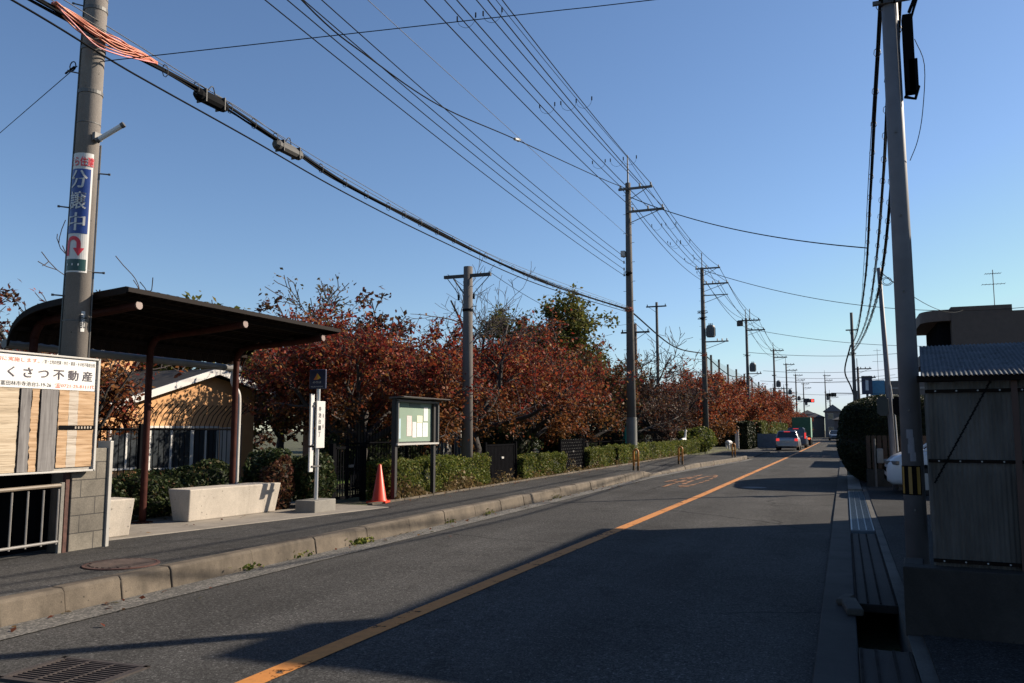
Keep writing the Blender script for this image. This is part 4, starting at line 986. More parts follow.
# bollards
for i,(x,y,rz) in enumerate(((-6.55,27.6,R(72)),(-6.15,33.6,R(72)),(-5.25,43.4,R(60)))):
    if i==0:
        t=b0=thing('bollard','orange looped bollard nearest the camera at the kerb','bollard',(x,y,.19),rz)
        b=MB(); w_=.085
        b.tube([(0,-w_,0),(0,-w_,.62)]+[(0,-w_*math.cos(a),.62+w_*math.sin(a)) for a in [PI*k/8 for k in range(1,8)]]+[(0,w_,.62),(0,w_,0)],.036,10); b.build('hoop',OraB,t,smooth=True)
        b=MB(); b.cyl((0,-w_,.36),(0,w_,.34),.022,None,8); b.build('crossbar',OraB,t)
        b=MB(); b.cyl((0,-w_,.0),(0,-w_,.16),.042,None,10); b.cyl((0,w_,.0),(0,w_,.16),.042,None,10); b.build('foot',simple('bollard_foot',(.12,.07,.03),.6),t)
    else:
        c=copy_tree(b0); c.location=(x,y,.16); c.rotation_euler=(0,0,rz)
        c['label']=('orange looped bollard beyond the dropped kerb, second from the camera','farthest orange bollard where the kerb ends')[i-1]
# fences and garden gates
def iron_fence(label,pts,z0,z1,pitch=.115,bend=.28):
    t=thing('iron_fence',label,'fence',(pts[0][0],pts[0][1],z0)); bars=MB(); rails=MB()
    for (xa,ya),(xb,yb) in zip(pts,pts[1:]):
        L=math.hypot(xb-xa,yb-ya); n=int(L/pitch); nx,ny=(yb-ya)/L,-(xb-xa)/L
        for i in range(n):
            x=xa+(xb-xa)*i/n; y=ya+(yb-ya)*i/n
            bars.tube([(x,y,z0+.05),(x,y,z1-.35),(x+nx*bend*.3,y+ny*bend*.3,z1-.18),(x+nx*bend,y+ny*bend,z1)],.0095,4)
        for z in (z0+.18,z1-.42): rails.tube([(xa,ya,z),(xb,yb,z)],.018,4)
        k=max(1,int(L/2)); 
        for i in range(k+1):
            x=xa+(xb-xa)*i/k; y=ya+(yb-ya)*i/k
            p=MB(); p.bx(x-.03,x+.03,y-.03,y+.03,z0,z1-.33); p.build('post',Black,t,world=True)
    bars.build('bars',Black,t,world=True,fix=False); rails.build('rail',Black,t,world=True)
    return t
iron_fence('black iron fence with outward bent tops behind the bus shelter',[(-10.55,5.5),(-10.55,12.6)],.2,1.98)
iron_fence('black iron fence running behind the notice board and first hedge',[(-9.15,14.1),(-9.15,18.9)],.2,1.7,bend=.0)
iron_fence('black iron fence behind the farther hedges',[(-9.0,27.6),(-9.0,46)],.2,1.5,.13,bend=0)
def gate(label,x,y0,y1,z0,z1,style=0):
    t=thing('garden_gate',label,'gate',(x,(y0+y1)/2,z0)); L=(y1-y0)/2; H=z1-z0
    for s in (-1,1): b=MB(); b.box((0,s*L,H/2),(.09,.09,H+.04)); b.build('gate_post',Black,t,bevel=.005)
    b=MB(); 
    for z in (.10,H-.06): b.box((0,0,z),(.04,2*L-.1,.045))
    for s in (-1,1): b.box((0,s*(L-.09),H/2),(.04,.045,H-.12))
    b.build('frame',Black,t)
    b=MB(); n=int(2*L/.1)
    for i in range(1,n): b.box((0,-L+.09+i*(2*L-.18)/n,H/2),(.018,.022 if style<2 else .075,H-.14))
    if style==1:
        for i in range(1,n,2):
            y=-L+.09+i*(2*L-.18)/n; 
            for z in (.3,.62): b.tube([Vector((0,y+.06*math.cos(a),z+.06*math.sin(a))) for a in [2*PI*q/8 for q in range(9)]],.009,4,caps=False)
    b.build('bars',Black,t)
    if style==2:
        b=MB()
        for i in range(n):
            for k in range(5):
                y=-L+.14+i*(2*L-.2)/n; z=.14+k*.2+(.1 if i%2 else 0); b.cyl((.012,y,z),(.022,y,z),.014,None,6)
        b.build('stud',Steel,t)
    b=MB(); b.box((.03,0.05,H*.62),(.03,.14,.05)); b.build('latch',OffW if style==3 else Steel,t)
gate('small black gate with scroll work between the shrubs and the red cone',-8.72,12.95,14.0,.2,1.28,1)
gate('black barred gate between the first and second clipped hedges',-8.35,19.05,21.1,.2,1.22,3)
gate('black studded gate between the second and third clipped hedges',-8.35,24.95,27.4,.2,1.25,2)

# ------------------------------------------------------------------ hedges and shrubs
hedge('clipped_hedge','clipped box hedge behind the notice board',-8.72,-8.15,14.1,18.85,.2,.90,26000,HedLeaf,1,.032)
hedge('clipped_hedge','short clipped hedge between the barred and the studded gates',-8.68,-8.12,21.2,24.8,.2,.80,16000,HedLeaf,2,.034)
hedge('clipped_hedge','small cube of clipped hedge right of the studded gate',-8.65,-8.1,27.5,30.6,.2,.86,10000,HedLeaf,3,.038)
hedge('clipped_hedge','long clipped hedge under the tallest pole',-8.75,-8.1,31.4,50.5,.2,.90,34000,HedLeaf,4,.045)
shrub('leafy_bush','bright green bush at the far end of the long hedge',(-8.7,53.5,.15),(1.0,3.4),1.55,4500,HedLeaf,5,.10)
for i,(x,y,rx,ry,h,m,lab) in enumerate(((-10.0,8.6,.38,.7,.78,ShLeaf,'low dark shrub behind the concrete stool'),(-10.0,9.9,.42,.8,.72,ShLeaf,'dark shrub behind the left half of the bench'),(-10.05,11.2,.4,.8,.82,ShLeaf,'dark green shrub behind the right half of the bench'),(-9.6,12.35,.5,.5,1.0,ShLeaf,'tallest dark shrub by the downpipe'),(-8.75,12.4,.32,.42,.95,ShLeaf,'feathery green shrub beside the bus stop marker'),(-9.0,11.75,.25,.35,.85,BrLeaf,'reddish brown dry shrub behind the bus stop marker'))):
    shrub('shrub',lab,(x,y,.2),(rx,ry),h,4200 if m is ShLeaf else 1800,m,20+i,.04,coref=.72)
t=thing('garden_rock','pale rough stone resting in the hedge under the notice board','rock',(-8.55,14.9,.82)); b=MB(); b.lathe([(.14,0),(.19,.05),(.15,.11),(.06,.15)],8); b.build('stone',m_concrete('rock',(.35,.3,.22),.3,.3),t,smooth=False)
# big round hedge on the right
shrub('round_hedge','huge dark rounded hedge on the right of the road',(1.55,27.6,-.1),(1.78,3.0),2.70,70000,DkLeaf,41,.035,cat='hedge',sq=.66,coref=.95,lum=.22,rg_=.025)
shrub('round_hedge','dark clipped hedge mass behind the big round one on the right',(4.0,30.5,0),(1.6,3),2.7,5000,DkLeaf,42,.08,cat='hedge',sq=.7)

# ------------------------------------------------------------------ trees
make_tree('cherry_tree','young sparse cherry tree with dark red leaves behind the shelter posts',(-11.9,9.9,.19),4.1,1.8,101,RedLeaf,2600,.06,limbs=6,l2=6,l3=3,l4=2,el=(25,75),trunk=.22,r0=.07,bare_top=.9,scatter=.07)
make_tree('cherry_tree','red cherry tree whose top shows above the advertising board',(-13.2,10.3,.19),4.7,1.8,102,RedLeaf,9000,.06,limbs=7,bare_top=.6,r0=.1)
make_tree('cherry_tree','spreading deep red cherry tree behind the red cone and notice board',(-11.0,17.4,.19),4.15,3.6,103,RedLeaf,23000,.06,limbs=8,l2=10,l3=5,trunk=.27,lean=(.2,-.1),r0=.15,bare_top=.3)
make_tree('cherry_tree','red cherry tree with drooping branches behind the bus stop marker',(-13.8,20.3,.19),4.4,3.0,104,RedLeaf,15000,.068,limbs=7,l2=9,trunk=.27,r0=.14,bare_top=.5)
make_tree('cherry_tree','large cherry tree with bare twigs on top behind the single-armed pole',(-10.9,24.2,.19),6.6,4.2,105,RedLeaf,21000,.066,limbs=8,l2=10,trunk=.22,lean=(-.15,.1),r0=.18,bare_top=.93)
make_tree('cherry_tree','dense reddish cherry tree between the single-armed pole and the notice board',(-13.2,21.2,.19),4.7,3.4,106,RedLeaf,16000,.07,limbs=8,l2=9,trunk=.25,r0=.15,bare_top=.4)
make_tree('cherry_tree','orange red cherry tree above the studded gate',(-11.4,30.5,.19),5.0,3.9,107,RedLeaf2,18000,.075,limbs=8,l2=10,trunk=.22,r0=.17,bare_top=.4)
make_tree('cherry_tree','cherry tree with mixed green and red leaves left of the tallest pole',(-11.2,37,.19),4.9,3.6,108,MixLeaf,16000,.085,limbs=8,l2=9,trunk=.2,r0=.16,bare_top=.3)
make_tree('cherry_tree','half bare brown cherry tree right of the tallest pole',(-11,45,.19),5.6,4.0,109,BrLeaf,8500,.085,limbs=8,l2=10,trunk=.2,r0=.17,bare_top=.85,twigmin=.014)
make_tree('cherry_tree','thinly leaved brown cherry tree left of the second tall pole',(-11,52,.19),5.8,4.0,110,BrLeaf,9000,.095,limbs=8,l2=10,trunk=.2,r0=.17,bare_top=.8,twigmin=.016)
make_tree('evergreen_tree','olive green round tree rising over the red ones left of the tallest pole',(-15.5,43.5,.19),7.7,5.4,111,OliLeaf,52000,.13,limbs=9,l2=10,l3=5,trunk=.3,r0=.22,scatter=.22,twigmin=.02)
make_tree('evergreen_tree','pale sparse yellowish tree deep behind the dense cherry tree',(-20,28.5,.19),7.0,3.0,112,DryGrass,5000,.10,limbs=8,l2=9,trunk=.3,r0=.2,scatter=.2,twigmin=.02)
make_tree('evergreen_tree','dark green tree deep in the garden behind the orange house',(-24,25,.19),6.0,4.2,113,OliLeaf,10000,.15,limbs=8,l2=9,trunk=.25,r0=.2,scatter=.2,twigmin=.02)
make_tree('evergreen_tree','dark tree filling the gap behind the studded gate',(-16,38,.19),5.0,4.0,114,MixLeaf,11000,.13,limbs=8,l2=9,trunk=.2,r0=.2,scatter=.2,twigmin=.02)
base=[make_tree('cherry_tree','bright red cherry tree just past the second tall pole',(-11,60,.1),5.6,4.4,120,RedLeaf2,20000,.105,limbs=9,l2=9,trunk=.2,r0=.17,twigmin=.02,scatter=.16),
      make_tree('cherry_tree','full round red cherry tree by the blocky dark hedge',(-10.8,68,.1),5.8,4.4,121,RedLeaf2,20000,.11,limbs=9,l2=9,trunk=.2,r0=.17,twigmin=.02,scatter=.16)]
FG='red cherry trees in the far part of the left row'
for i in range(13):
    c=copy_tree(base[i%2]); y=76+i*8.0; c.location=(-11+.8*math.sin(i*2.1),y,.1); c.rotation_euler=(0,0,i*1.3); s=1.0+.08*math.sin(i*1.7); c.scale=(s,s,s*(1+.012*i))
    c['label']='distant red cherry tree in the row left of the road'; c['group']=FG
MG='dim trees further back behind the front row'
mb=make_tree('garden_tree','dim brown leaved tree in the second row behind the cherry trees',(-17,27,.19),5.2,4.0,130,BrLeaf,9000,.13,limbs=8,l2=9,trunk=.2,r0=.16,group=MG,twigmin=.02,scatter=.16)
for i,(x,y,s) in enumerate(((-19,40,1.0),(-17,56,.95),(-17,66,.95),(-18,76,.95),(-28,20,1.0),(-18,90,.95),(-18,104,.95),(-18,120,.95),(-26,34,1.2),(-27,46,1.2),(-26,58,1.2))):
    c=copy_tree(mb); c.location=(x,y,.19); c.rotation_euler=(0,0,i*2.2); c.scale=(s,s,s)
# dark understorey shrubs behind the fence
for i in range(16):
    y=20.5+i*2.4+ (i%3)*.3; x=-12.6-(i%4)*1.1
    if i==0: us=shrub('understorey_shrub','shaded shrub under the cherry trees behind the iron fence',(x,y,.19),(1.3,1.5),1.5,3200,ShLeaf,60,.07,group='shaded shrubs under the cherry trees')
    else:
        c=copy_tree(us); c.location=(x,y,.19); c.rotation_euler=(0,0,i*1.9); s=.8+.35*((i*7)%5)/5; c.scale=(s,s,s*1.1)
# lawn strip seen through the fence
b=MB(); b.bx(-19.5,-12,17.5,36,.17,.215); struct('lawn',b,m_leaf('lawn_green',[(0,(.07,.11,.025)),(1,(.07,.11,.025))],0,.9))
# far left side: vine fence, block hedge
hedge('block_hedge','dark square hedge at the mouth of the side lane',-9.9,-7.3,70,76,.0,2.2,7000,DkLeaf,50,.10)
hedge('vine_fence','yellow green vine covered fence under the far red trees',-8.0,-7.0,79,116,.0,2.3,14000,VineLeaf,51,.16)
t=thing('barrier_panel','blue grey sheet barrier behind the silver car','barrier',(-6.1,74,0)); b=MB(); b.box((0,0,.62),(1.7,.06,1.2)); b.build('sheet',simple('barrier_blue',(.10,.13,.17),.5),t,bevel=.01); b=MB(); b.box((-.75,0.06,.6),(.06,.06,1.2)); b.box((.75,.06,.6),(.06,.06,1.2)); b.build('post',Steel,t)
t=thing('teal_cover','tall teal green cone shaped cover beside the tallest pole','garden cover',(-8.95,36.2,.2)); b=MB(); b.lathe([(.36,.0),(.33,.4),(.22,1.0),(.08,1.5),(.03,1.56)],14); b.build('cover',Teal,t,smooth=False); b=MB(); b.lathe([(.37,.0),(.37,.06)],14); b.build('base_ring',DarkSteel,t)
t=thing('white_post','white marker post in front of the dark square hedge','post',(-8.0,68.5,.05)); b=MB(); b.box((0,0,.75),(.3,.12,1.5)); b.build('post',White,t,bevel=.02); b=MB(); b.box((0,0,1.53),(.34,.16,.06)); b.build('cap',White,t)
# garden animal cut outs (solid ornaments)
def blob(t,name,specs,m):
    b=MB()
    for pts,rad in specs: b.tube(bez(pts,4),[rad[0]+(rad[1]-rad[0])*i/(len(bez(pts,4))-1) for i in range(len(bez(pts,4)))],10)
    return b.build(name,m,t,smooth=True,fix=False)
t=thing('animal_ornament','white garden ornament of a four-legged animal by the lane mouth','garden ornament',(-8.0,63.5,.1),R(80)); t.scale=(.75,.75,.68)
blob(t,'body',[([(-.55,0,.72),(-.2,0,.80),(.25,0,.78),(.5,0,.72)],(.24,.2)),([(.45,0,.75),(.72,0,.66),(.82,0,.42)],(.17,.07))],White)
for x,y in ((-.45,-.13),(-.45,.13),(.35,-.13),(.35,.13)): blob(t,'leg',[([(x,y,.6),(x,y,.3),(x+.02,y,.0)],(.10,.06))],White)
t=thing('animal_ornament','white long-necked animal ornament standing in the hedge left of the second tall pole','garden ornament',(-8.9,49.6,.2),R(75))
blob(t,'body',[([(-.28,0,.72),(0,0,.75),(.22,0,.78)],(.13,.12)),([(.2,0,.78),(.3,0,1.05),(.36,0,1.32)],(.09,.05)),([(.34,0,1.33),(.43,0,1.31),(.52,0,1.27)],(.065,.035))],White)
for x,y in ((-.22,-.07),(-.22,.07),(.18,-.07),(.18,.07)): blob(t,'leg',[([(x,y,.7),(x,y,.35),(x,y,.0)],(.045,.03))],White)
# tall net fence behind the trees
t=thing('net_fence','tall green ball-stop net on dark poles behind the red trees','net fence',(-15,100,.1))
ys=[100,104,111,120,130,141,153,166,180,195,212]
for y in ys: b=MB(); b.cyl((-15,y,.1),(-15,y,10.8),.14,None,8); b.build('post',PoleD,t,world=True)
tt=NT('net'); trn=tt.n.new('ShaderNodeBsdfTransparent'); mxs=tt.n.new('ShaderNodeMixShader'); mxs.inputs[0].default_value=.16
tt.fin((.04,.07,.06),.9); tt.link(trn.outputs[0],mxs.inputs[1]); tt.link(tt.b.outputs[0],mxs.inputs[2]); tt.link(mxs.outputs[0],tt.out.inputs[0])
b=MB(); b.bx(-15.02,-14.99,100,212,.5,10.4); b.build('net',tt.m,t,world=True)

# ------------------------------------------------------------------ orange house in the garden
t=thing('orange_house','low orange stucco house with white window frames behind the bus shelter','house',(-18,17,.19))
b=MB()
pf=[(14.3,.19),(19.7,.19),(19.7,2.72),(17.85,3.02),(14.3,1.95)]
b.extr(pf,'x',-21,-16); b.build('wall',Stucco,t,world=True)
b=MB(); 
for (ya,za,yb,zb,m_) in ((17.8,3.10,20.15,2.58,0),(13.7,1.86,17.8,3.10,0)):
    th=.10; b.add([(-15.70,ya,za),(-15.70,yb,zb),(-21.3,yb,zb),(-21.3,ya,za),(-15.70,ya,za+th),(-15.70,yb,zb+th),(-21.3,yb,zb+th),(-21.3,ya,za+th)],[(0,3,2,1),(4,5,6,7),(0,1,5,4),(1,2,6,5),(2,3,7,6),(3,0,4,7)])
rf=b.build('roof',RoofG,t,world=True)
b=MB()
for (ya,za,yb,zb) in ((17.8,3.07,20.2,2.54),(13.65,1.83,17.8,3.07)):
    b.add([(-15.68,ya,za-.03),(-15.68,yb,zb-.03),(-15.68,yb,zb+.15),(-15.68,ya,za+.15),(-15.64,ya,za-.03),(-15.64,yb,zb-.03),(-15.64,yb,zb+.15),(-15.64,ya,za+.15)],[(0,1,2,3),(4,7,6,5),(3,2,6,7),(0,4,5,1),(0,3,7,4),(1,5,6,2)])
b.v=[tuple(Vector(p)-t.location) for p in b.v]; b.build('bargeboard',White,rf)
# upper clerestory wing
b=MB(); b.extr([(11.8,.19),(18.3,.19),(18.3,3.95),(11.8,2.5)],'x',-24.5,-19.2); b.build('upper_wall',Stucco,t,world=True)
b=MB(); b.add([(-18.7,11.3,2.45),(-18.7,18.75,4.12),(-25,18.75,4.12),(-25,11.3,2.45),(-18.7,11.3,2.58),(-18.7,18.75,4.27),(-25,18.75,4.27),(-25,11.3,2.58)],[(0,3,2,1),(4,5,6,7),(0,1,5,4),(1,2,6,5),(2,3,7,6),(3,0,4,7)]); r2=b.build('roof',RoofG,t,world=True)
b=MB(); b.add([(-18.69,11.3,2.40),(-18.69,18.78,4.08),(-18.69,18.78,4.30),(-18.69,11.3,2.62),(-18.65,11.3,2.40),(-18.65,18.78,4.08),(-18.65,18.78,4.30),(-18.65,11.3,2.62)],[(0,1,2,3),(4,7,6,5),(3,2,6,7),(0,4,5,1),(0,3,7,4),(1,5,6,2)]); b.v=[tuple(Vector(p)-t.location) for p in b.v]; b.build('bargeboard',White,r2)
for ya,yb,za,zb in ((14.6,15.5,.65,1.55),(15.8,17.15,.6,1.6),(17.25,18.15,.6,1.6)):
    b=MB(); fr=.05
    for q in ((ya-fr,ya,za-fr,zb+fr),(yb,yb+fr,za-fr,zb+fr),(ya,yb,zb,zb+fr),(ya,yb,za-fr,za),((ya+yb)/2-.025,(ya+yb)/2+.025,za,zb)): b.bx(-15.997,-15.94,*q)
    o=b.build('window',White,t,world=True)
    b=MB(); b.bx(-15.995,-15.975,ya,yb,za,zb); b.v=[tuple(Vector(p)-t.location) for p in b.v]; b.build('pane',GlassF,o)
b=MB(); b.bx(-15.998,-15.94,18.3,19.1,.25,1.62); b.build('door',White,t,world=True)
# low grey roofed building behind the gates
t=thing('garden_shed','low shed with a grey roof and white rails behind the gates','shed',(-19,33,.19))
b=MB(); b.bx(-21,-17,29,38,.19,2.2); b.build('wall',simple('pale_wall',(.22,.21,.19),.8),t,world=True); b=MB(); b.bx(-21.4,-16.4,28.6,38.4,2.2,2.36); b.build('roof',RoofG,t,world=True)
b=MB()
for k in range(16): b.bx(-14.03,-14.0,27.5+k*.3,27.53+k*.3,.4,1.5)
b.bx(-14.04,-13.99,27.4,32.2,1.48,1.54); b.build('white_rail',White,t,world=True)

# ------------------------------------------------------------------ right: corrugated shed
ROT=R(-4.5); SO=Vector((.58,7.0,.55))
t=thing('corrugated_shed','shed clad in translucent corrugated panels with a bluish corrugated roof','shed',SO,ROT)
def corr(name,x0,x1,z0,z1,y0,y1,pitch,amp,m,par,nz=1):
    "wave sheet: along local x; (y0,z0)->(y1,z1) the other way"
    b=MB(); n=int((x1-x0)/pitch*6); V=[]
    L=math.hypot(y1-y0,z1-z0); ny,nz_=-(z1-z0)/L,(y1-y0)/L
    for i in range(n+1):
        x=x0+(x1-x0)*i/n; a=amp*math.sin(2*PI*i/6)
        for k in range(nz+1): V.append((x,y0+(y1-y0)*k/nz+ny*a,z0+(z1-z0)*k/nz+nz_*a))
    q=nz+1; b.add(V,[(i*q+k,(i+1)*q+k,(i+1)*q+k+1,i*q+k+1) for i in range(n) for k in range(nz)]); o=b.build(name,m,par,smooth=True,fix=False); return o
tt=NT('frp_panel'); cc=tt.ramp(tt.noise(1.5,6,.7,tt.vec(4,1,.6)),[(.3,(.08,.077,.073)),(.7,(.22,.21,.20))]); tt.fin(cc,.4)
tl=tt.n.new('ShaderNodeBsdfTranslucent'); tt.link(cc,tl.inputs[0]); mxs=tt.n.new('ShaderNodeMixShader'); mxs.inputs[0].default_value=.65
tt.link(tt.b.outputs[0],mxs.inputs[1]); tt.link(tl.outputs[0],mxs.inputs[2]); tt.link(mxs.outputs[0],tt.out.inputs[0]); FRP=tt.m
def m_roofcorr():
    tt=NT('bluish_corrugated_roof'); c=tt.ramp(tt.noise(2.2,7,.75,None,1.0),[(.3,(.025,.03,.038)),(.5,(.05,.06,.072)),(.7,(.10,.115,.13))])
    sp=tt.ramp(tt.noise(11,4,.7),[(.38,.35),(.46,1)]); return tt.fin(tt.mix(1,c,sp,'MULTIPLY'),.75,0,.15)
corr('panel',.0,3.0,.0,1.36,0,0,.032,.0045,FRP,t)
corr('panel',.0,3.0,.0,1.36,2.3,2.3,.032,.0045,FRP,t)
RC=m_roofcorr()
corr('roof',-.02,3.1,1.40,1.79,-.12,1.70,.032,.005,RC,t,4)
corr('roof',-.02,3.1,1.79,1.50,1.70,2.45,.032,.005,RC,t,2)
BoltW=simple('bolt_white',(.3,.3,.3),.4)
DB=simple('shed_timber',(.012,.009,.008),.8,.3,8,spec=0)
b=MB(); b.bx(-.05,3.05,-.10,-.02,1.36,1.405); b.build('eave_board',DB,t)
for z in (1.29,.77,.04):
    b=MB(); b.bx(.0,3.0,-.035,-.008,z-.012,z+.012); o=b.build('rail',DB,t)
    for k in range(22): bb=MB(); bb.cyl((.07+k*.14,-.040,z),(.07+k*.14,-.034,z),.006,None,8); bb.build('bolt',BoltW,o)
for x in (.03,.60,1.3,2.2): b=MB(); b.bx(x-.022,x+.022,.012,.06,-.0,1.37); b.build('post',DB,t)
b=MB(); b.bx(.56,.60,-.05,-.036,.0,1.36); b.build('cover_strip',simple('brown_strip',(.05,.022,.015),.7),t)
b=MB(); 
p0,p1=Vector((.43,-.045,1.35)),Vector((.02,-.045,.55)); p1=Vector((.03,-.045,.60))
for i in range(46):
    c=p0.lerp(p1,i/46); b.box(c,(.012,.006,.022),Matrix.Rotation(R(30 if i%2 else -10),3,'Y'))
b.build('chain',Black,t)
ts=t
for k,(x0,x1,y0,y1,z0,z1) in enumerate(((.04,.80,.10,.8,.0,.70),(.84,2.2,.10,.9,.0,.74),(.1,.5,1.0,1.5,.0,.9))):  # dark boxes added inside to darken the lower panels
    q=thing('panel_shade_box',('dark box added behind the left shed panel to darken it','larger dark box added behind the right shed panel to darken it','tall dark box added at the back of the shed to darken it')[k],'box',tuple(Vector(ts.location)+Matrix.Rotation(ROT,3,'Z')@Vector(((x0+x1)/2,(y0+y1)/2,z0))),ROT)
    b=MB(); b.box((0,0,(z1-z0)/2),(x1-x0,y1-y0,z1-z0)); b.build('body',Black,q,bevel=.01); b=MB(); b.box((0,0,z1-z0+.012),(x1-x0+.03,y1-y0+.03,.024)); b.build('lid',DarkSteel,q)
t=thing('concrete_wall','low dark concrete base wall under the corrugated shed','wall',(.36,6.85,.05),ROT)
b=MB(); b.bx(0,3.4,.0,.18,0,.50); b.build('wall',m_concrete('old_dark_concrete',(.026,.023,.021),.35,.5),t,bevel=.01); 
b=MB(); b.bx(0,.14,.18,.5,0,.50); b.build('return_wall',m_concrete('old_dark_concrete2',(.04,.036,.033),.25,.4),t,bevel=.01)
# neighbouring house, out of frame to the right
def house(label,x0,x1,y0,y1,h,mw,mr,rise=1.0,name='house',over=.35,win=(),group=None):
    t=thing(name,label,'house',((x0+x1)/2,(y0+y1)/2,0),0,group); b=MB(); b.bx(x0,x1,y0,y1,-.1,h); b.build('wall',mw,t,world=True)
    b=MB(); xm=(x0+x1)/2; o_=over
    b.add([(x0-o_,y0-o_,h),(x1+o_,y0-o_,h),(x1+o_,y1+o_,h),(x0-o_,y1+o_,h),(xm,y0+1.5,h+rise),(xm,y1-1.5,h+rise)],[(0,3,2,1),(0,1,4),(1,2,5,4),(2,3,5),(3,0,4,5)]); b.build('roof',mr,t,world=True)
    for (face,a0,a1,z0,z1) in win:
        b=MB(); 
        if face=='w': b.bx(x0-.03,x0+.02,a0-.05,a1+.05,z0-.05,z1+.05)
        else: b.bx(a0-.05,a1+.05,y0-.03,y0+.02,z0-.05,z1+.05)
        o=b.build('window',OffW,t,world=True); b=MB()
        if face=='w': b.bx(x0-.045,x0-.03,a0,a1,z0,z1)
        else: b.bx(a0,a1,y0-.045,y0-.03,z0,z1)
        b.v=[tuple(Vector(p)-t.location) for p in b.v]; b.build('pane',GlassF,o)
    return t
NH=house('two-storey house beside the shed on the right',4.75,12,12.0,19.4,5.9,simple('cream_wall',(.35,.32,.27),.85),RoofG,.8,win=(('w',13,14.6,1,2.2),('w',16,17.6,1,2.2),('w',13,14.6,3.8,5),('w',16,17.6,3.8,5)))
hb=MB(); hb.bx(4.0,4.74,11.65,12.7,4.9,5.95); hb.bx(4.0,4.74,11.65,12.7,4.8,4.86); hb.build('balcony',simple('shadow_balcony_cream',(.3,.27,.23),.85),NH,world=True)  # balcony added to the unseen house to lengthen its shadow on the road
# wooden fence and low wall by the round hedge
t=thing('wooden_fence','brown wooden board fence on a low wall in front of the round hedge','fence',(1.3,23.9,0))
b=MB(); b.bx(.50,3.2,23.85,23.99,.05,.52); b.build('base_wall',m_concrete('dark_base',(.035,.033,.03),.2,.4),t,world=True,bevel=.01)
b=MB(); x=.52
while x<3.15: b.bx(x,x+.10,23.88,23.905,.54,1.40); x+=.135
b.build('boards',simple('fence_wood',(.045,.026,.017),.8,.35,12),t,world=True)
b=MB(); b.bx(.5,3.2,23.91,23.95,.65,.70); b.bx(.5,3.2,23.91,23.95,1.22,1.27); b.build('rail',DB,t,world=True)
t=thing('meter_box','small white meter box on a stake in front of the wooden fence','meter box',(.78,23.6,.07)); b=MB(); b.cyl((-.06,0,0),(-.06,0,1.25),.025,None,6); b.build('stake',Steel,t); b=MB(); b.bx(-.02,.13,-.05,.04,.62,1.0); b.build('box',simple('meter_grey',(.16,.16,.16),.6),t,bevel=.02)
# low houses added out of sight behind the hedge to shadow the road
house('low hidden house added beyond the round hedge to shade the road',2.6,8,40,47,2.7,simple('tan_wall',(.3,.26,.2),.85),RoofG,.5)
house('second low hidden house added beyond the round hedge to shade the road',2.6,8,58,70,2.8,simple('tan_wall2',(.28,.25,.2),.85),RoofG,.6)
house('third low house added far down the right side to shade the road',2.8,9,84,99,3.0,simple('tan_wall3',(.3,.28,.24),.85),RoofG,.8)
# apartment building
t=thing('apartment_building','dark brown apartment block with rounded balconies above the shed roof','building',(10,64,0))
b=MB(); b.bx(6.75,10.2,60,70,-.1,9.50); b.bx(10.2,20,60.01,70,-.1,9.10); b.build('wall',Brick,t,world=True)
for k in range(3):
    zt_=9.38-k*2.75
    poly=[(6.75,60.1)]+[(6.75-1.75*math.sin(a)**.8,60.1+1.6*(1-math.cos(a))) for a in [PI/2*q/8 for q in range(1,9)]]+[(5.0,69),(6.75,69)]
    b=MB(); b.prism(poly,zt_-.75,zt_-.02); b.build('balcony',simple('balcony_brown',(.10,.072,.06),.8),t,world=True)
    b=MB(); b.bx(6.0,6.745,60.9,69,zt_-2.6,zt_-.76); b.build('recess_shade',Black,t,world=True)  # solid black box stands in for the shade under the balcony
b=MB(); b.bx(11.0,11.55,59.97,60.0,6.9,8.3); b.build('window',GlassF,t,world=True)
def antenna(label,x,y,z0,h):
    t=thing('tv_antenna',label,'antenna',(x,y,z0)); b=MB(); b.cyl((0,0,0),(0,0,h),.025,None,6); b.build('mast',Steel,t)
    for k,(zz,L) in enumerate(((h-.25,.9),(h*.62,1.3))):
        b=MB(); b.cyl((-L/2,0,zz),(L/2,0,zz),.018,None,5)
        for q in range(7): b.cyl((-L/2+q*L/6,-.3,zz),(-L/2+q*L/6,.3,zz),.012,None,4)
        b.build('elements',Steel,t)
antenna('tv antenna standing on the brown apartment block',9.4,61,9.45,2.5)
# far right buildings and blue sign
t=thing('far_building','brown shop building with a light blue end beyond the hedge','building',(7,122,0)); b=MB(); b.bx(3.7,14,120,130,-.1,8.0); b.build('wall',simple('far_brown',(.10,.085,.08),.8),t,world=True); b=MB(); b.bx(3.6,5.2,119.8,120,5.2,8.1); b.build('blue_panel',simple('light_blue',(.05,.18,.30),.6),t,world=True)
b=MB(); b.bx(5.3,13.6,119.93,119.99,6.9,7.15); b.build('trim',simple('far_trim',(.22,.2,.19),.8),t,world=True)
t=thing('shop_sign','tall blue roadside sign panel above the round hedge','sign',(3.0,118,0)); b=MB(); b.cyl((0,0,0),(0,0,6.6),.15,None,8); b.build('post',Steel,t); b=MB(); b.bx(-.65,.65,-.15,.15,6.2,8.6); o=b.build('panel',Navy,t)
b=MB(); b.bx(-.18,.18,-.17,-.152,6.7,8.1); b.build('marking',simple('sign_white',(.4,.45,.5),.5),o)
antenna('tv antenna over the far brown shop building',4.6,123,8.0,4.6)
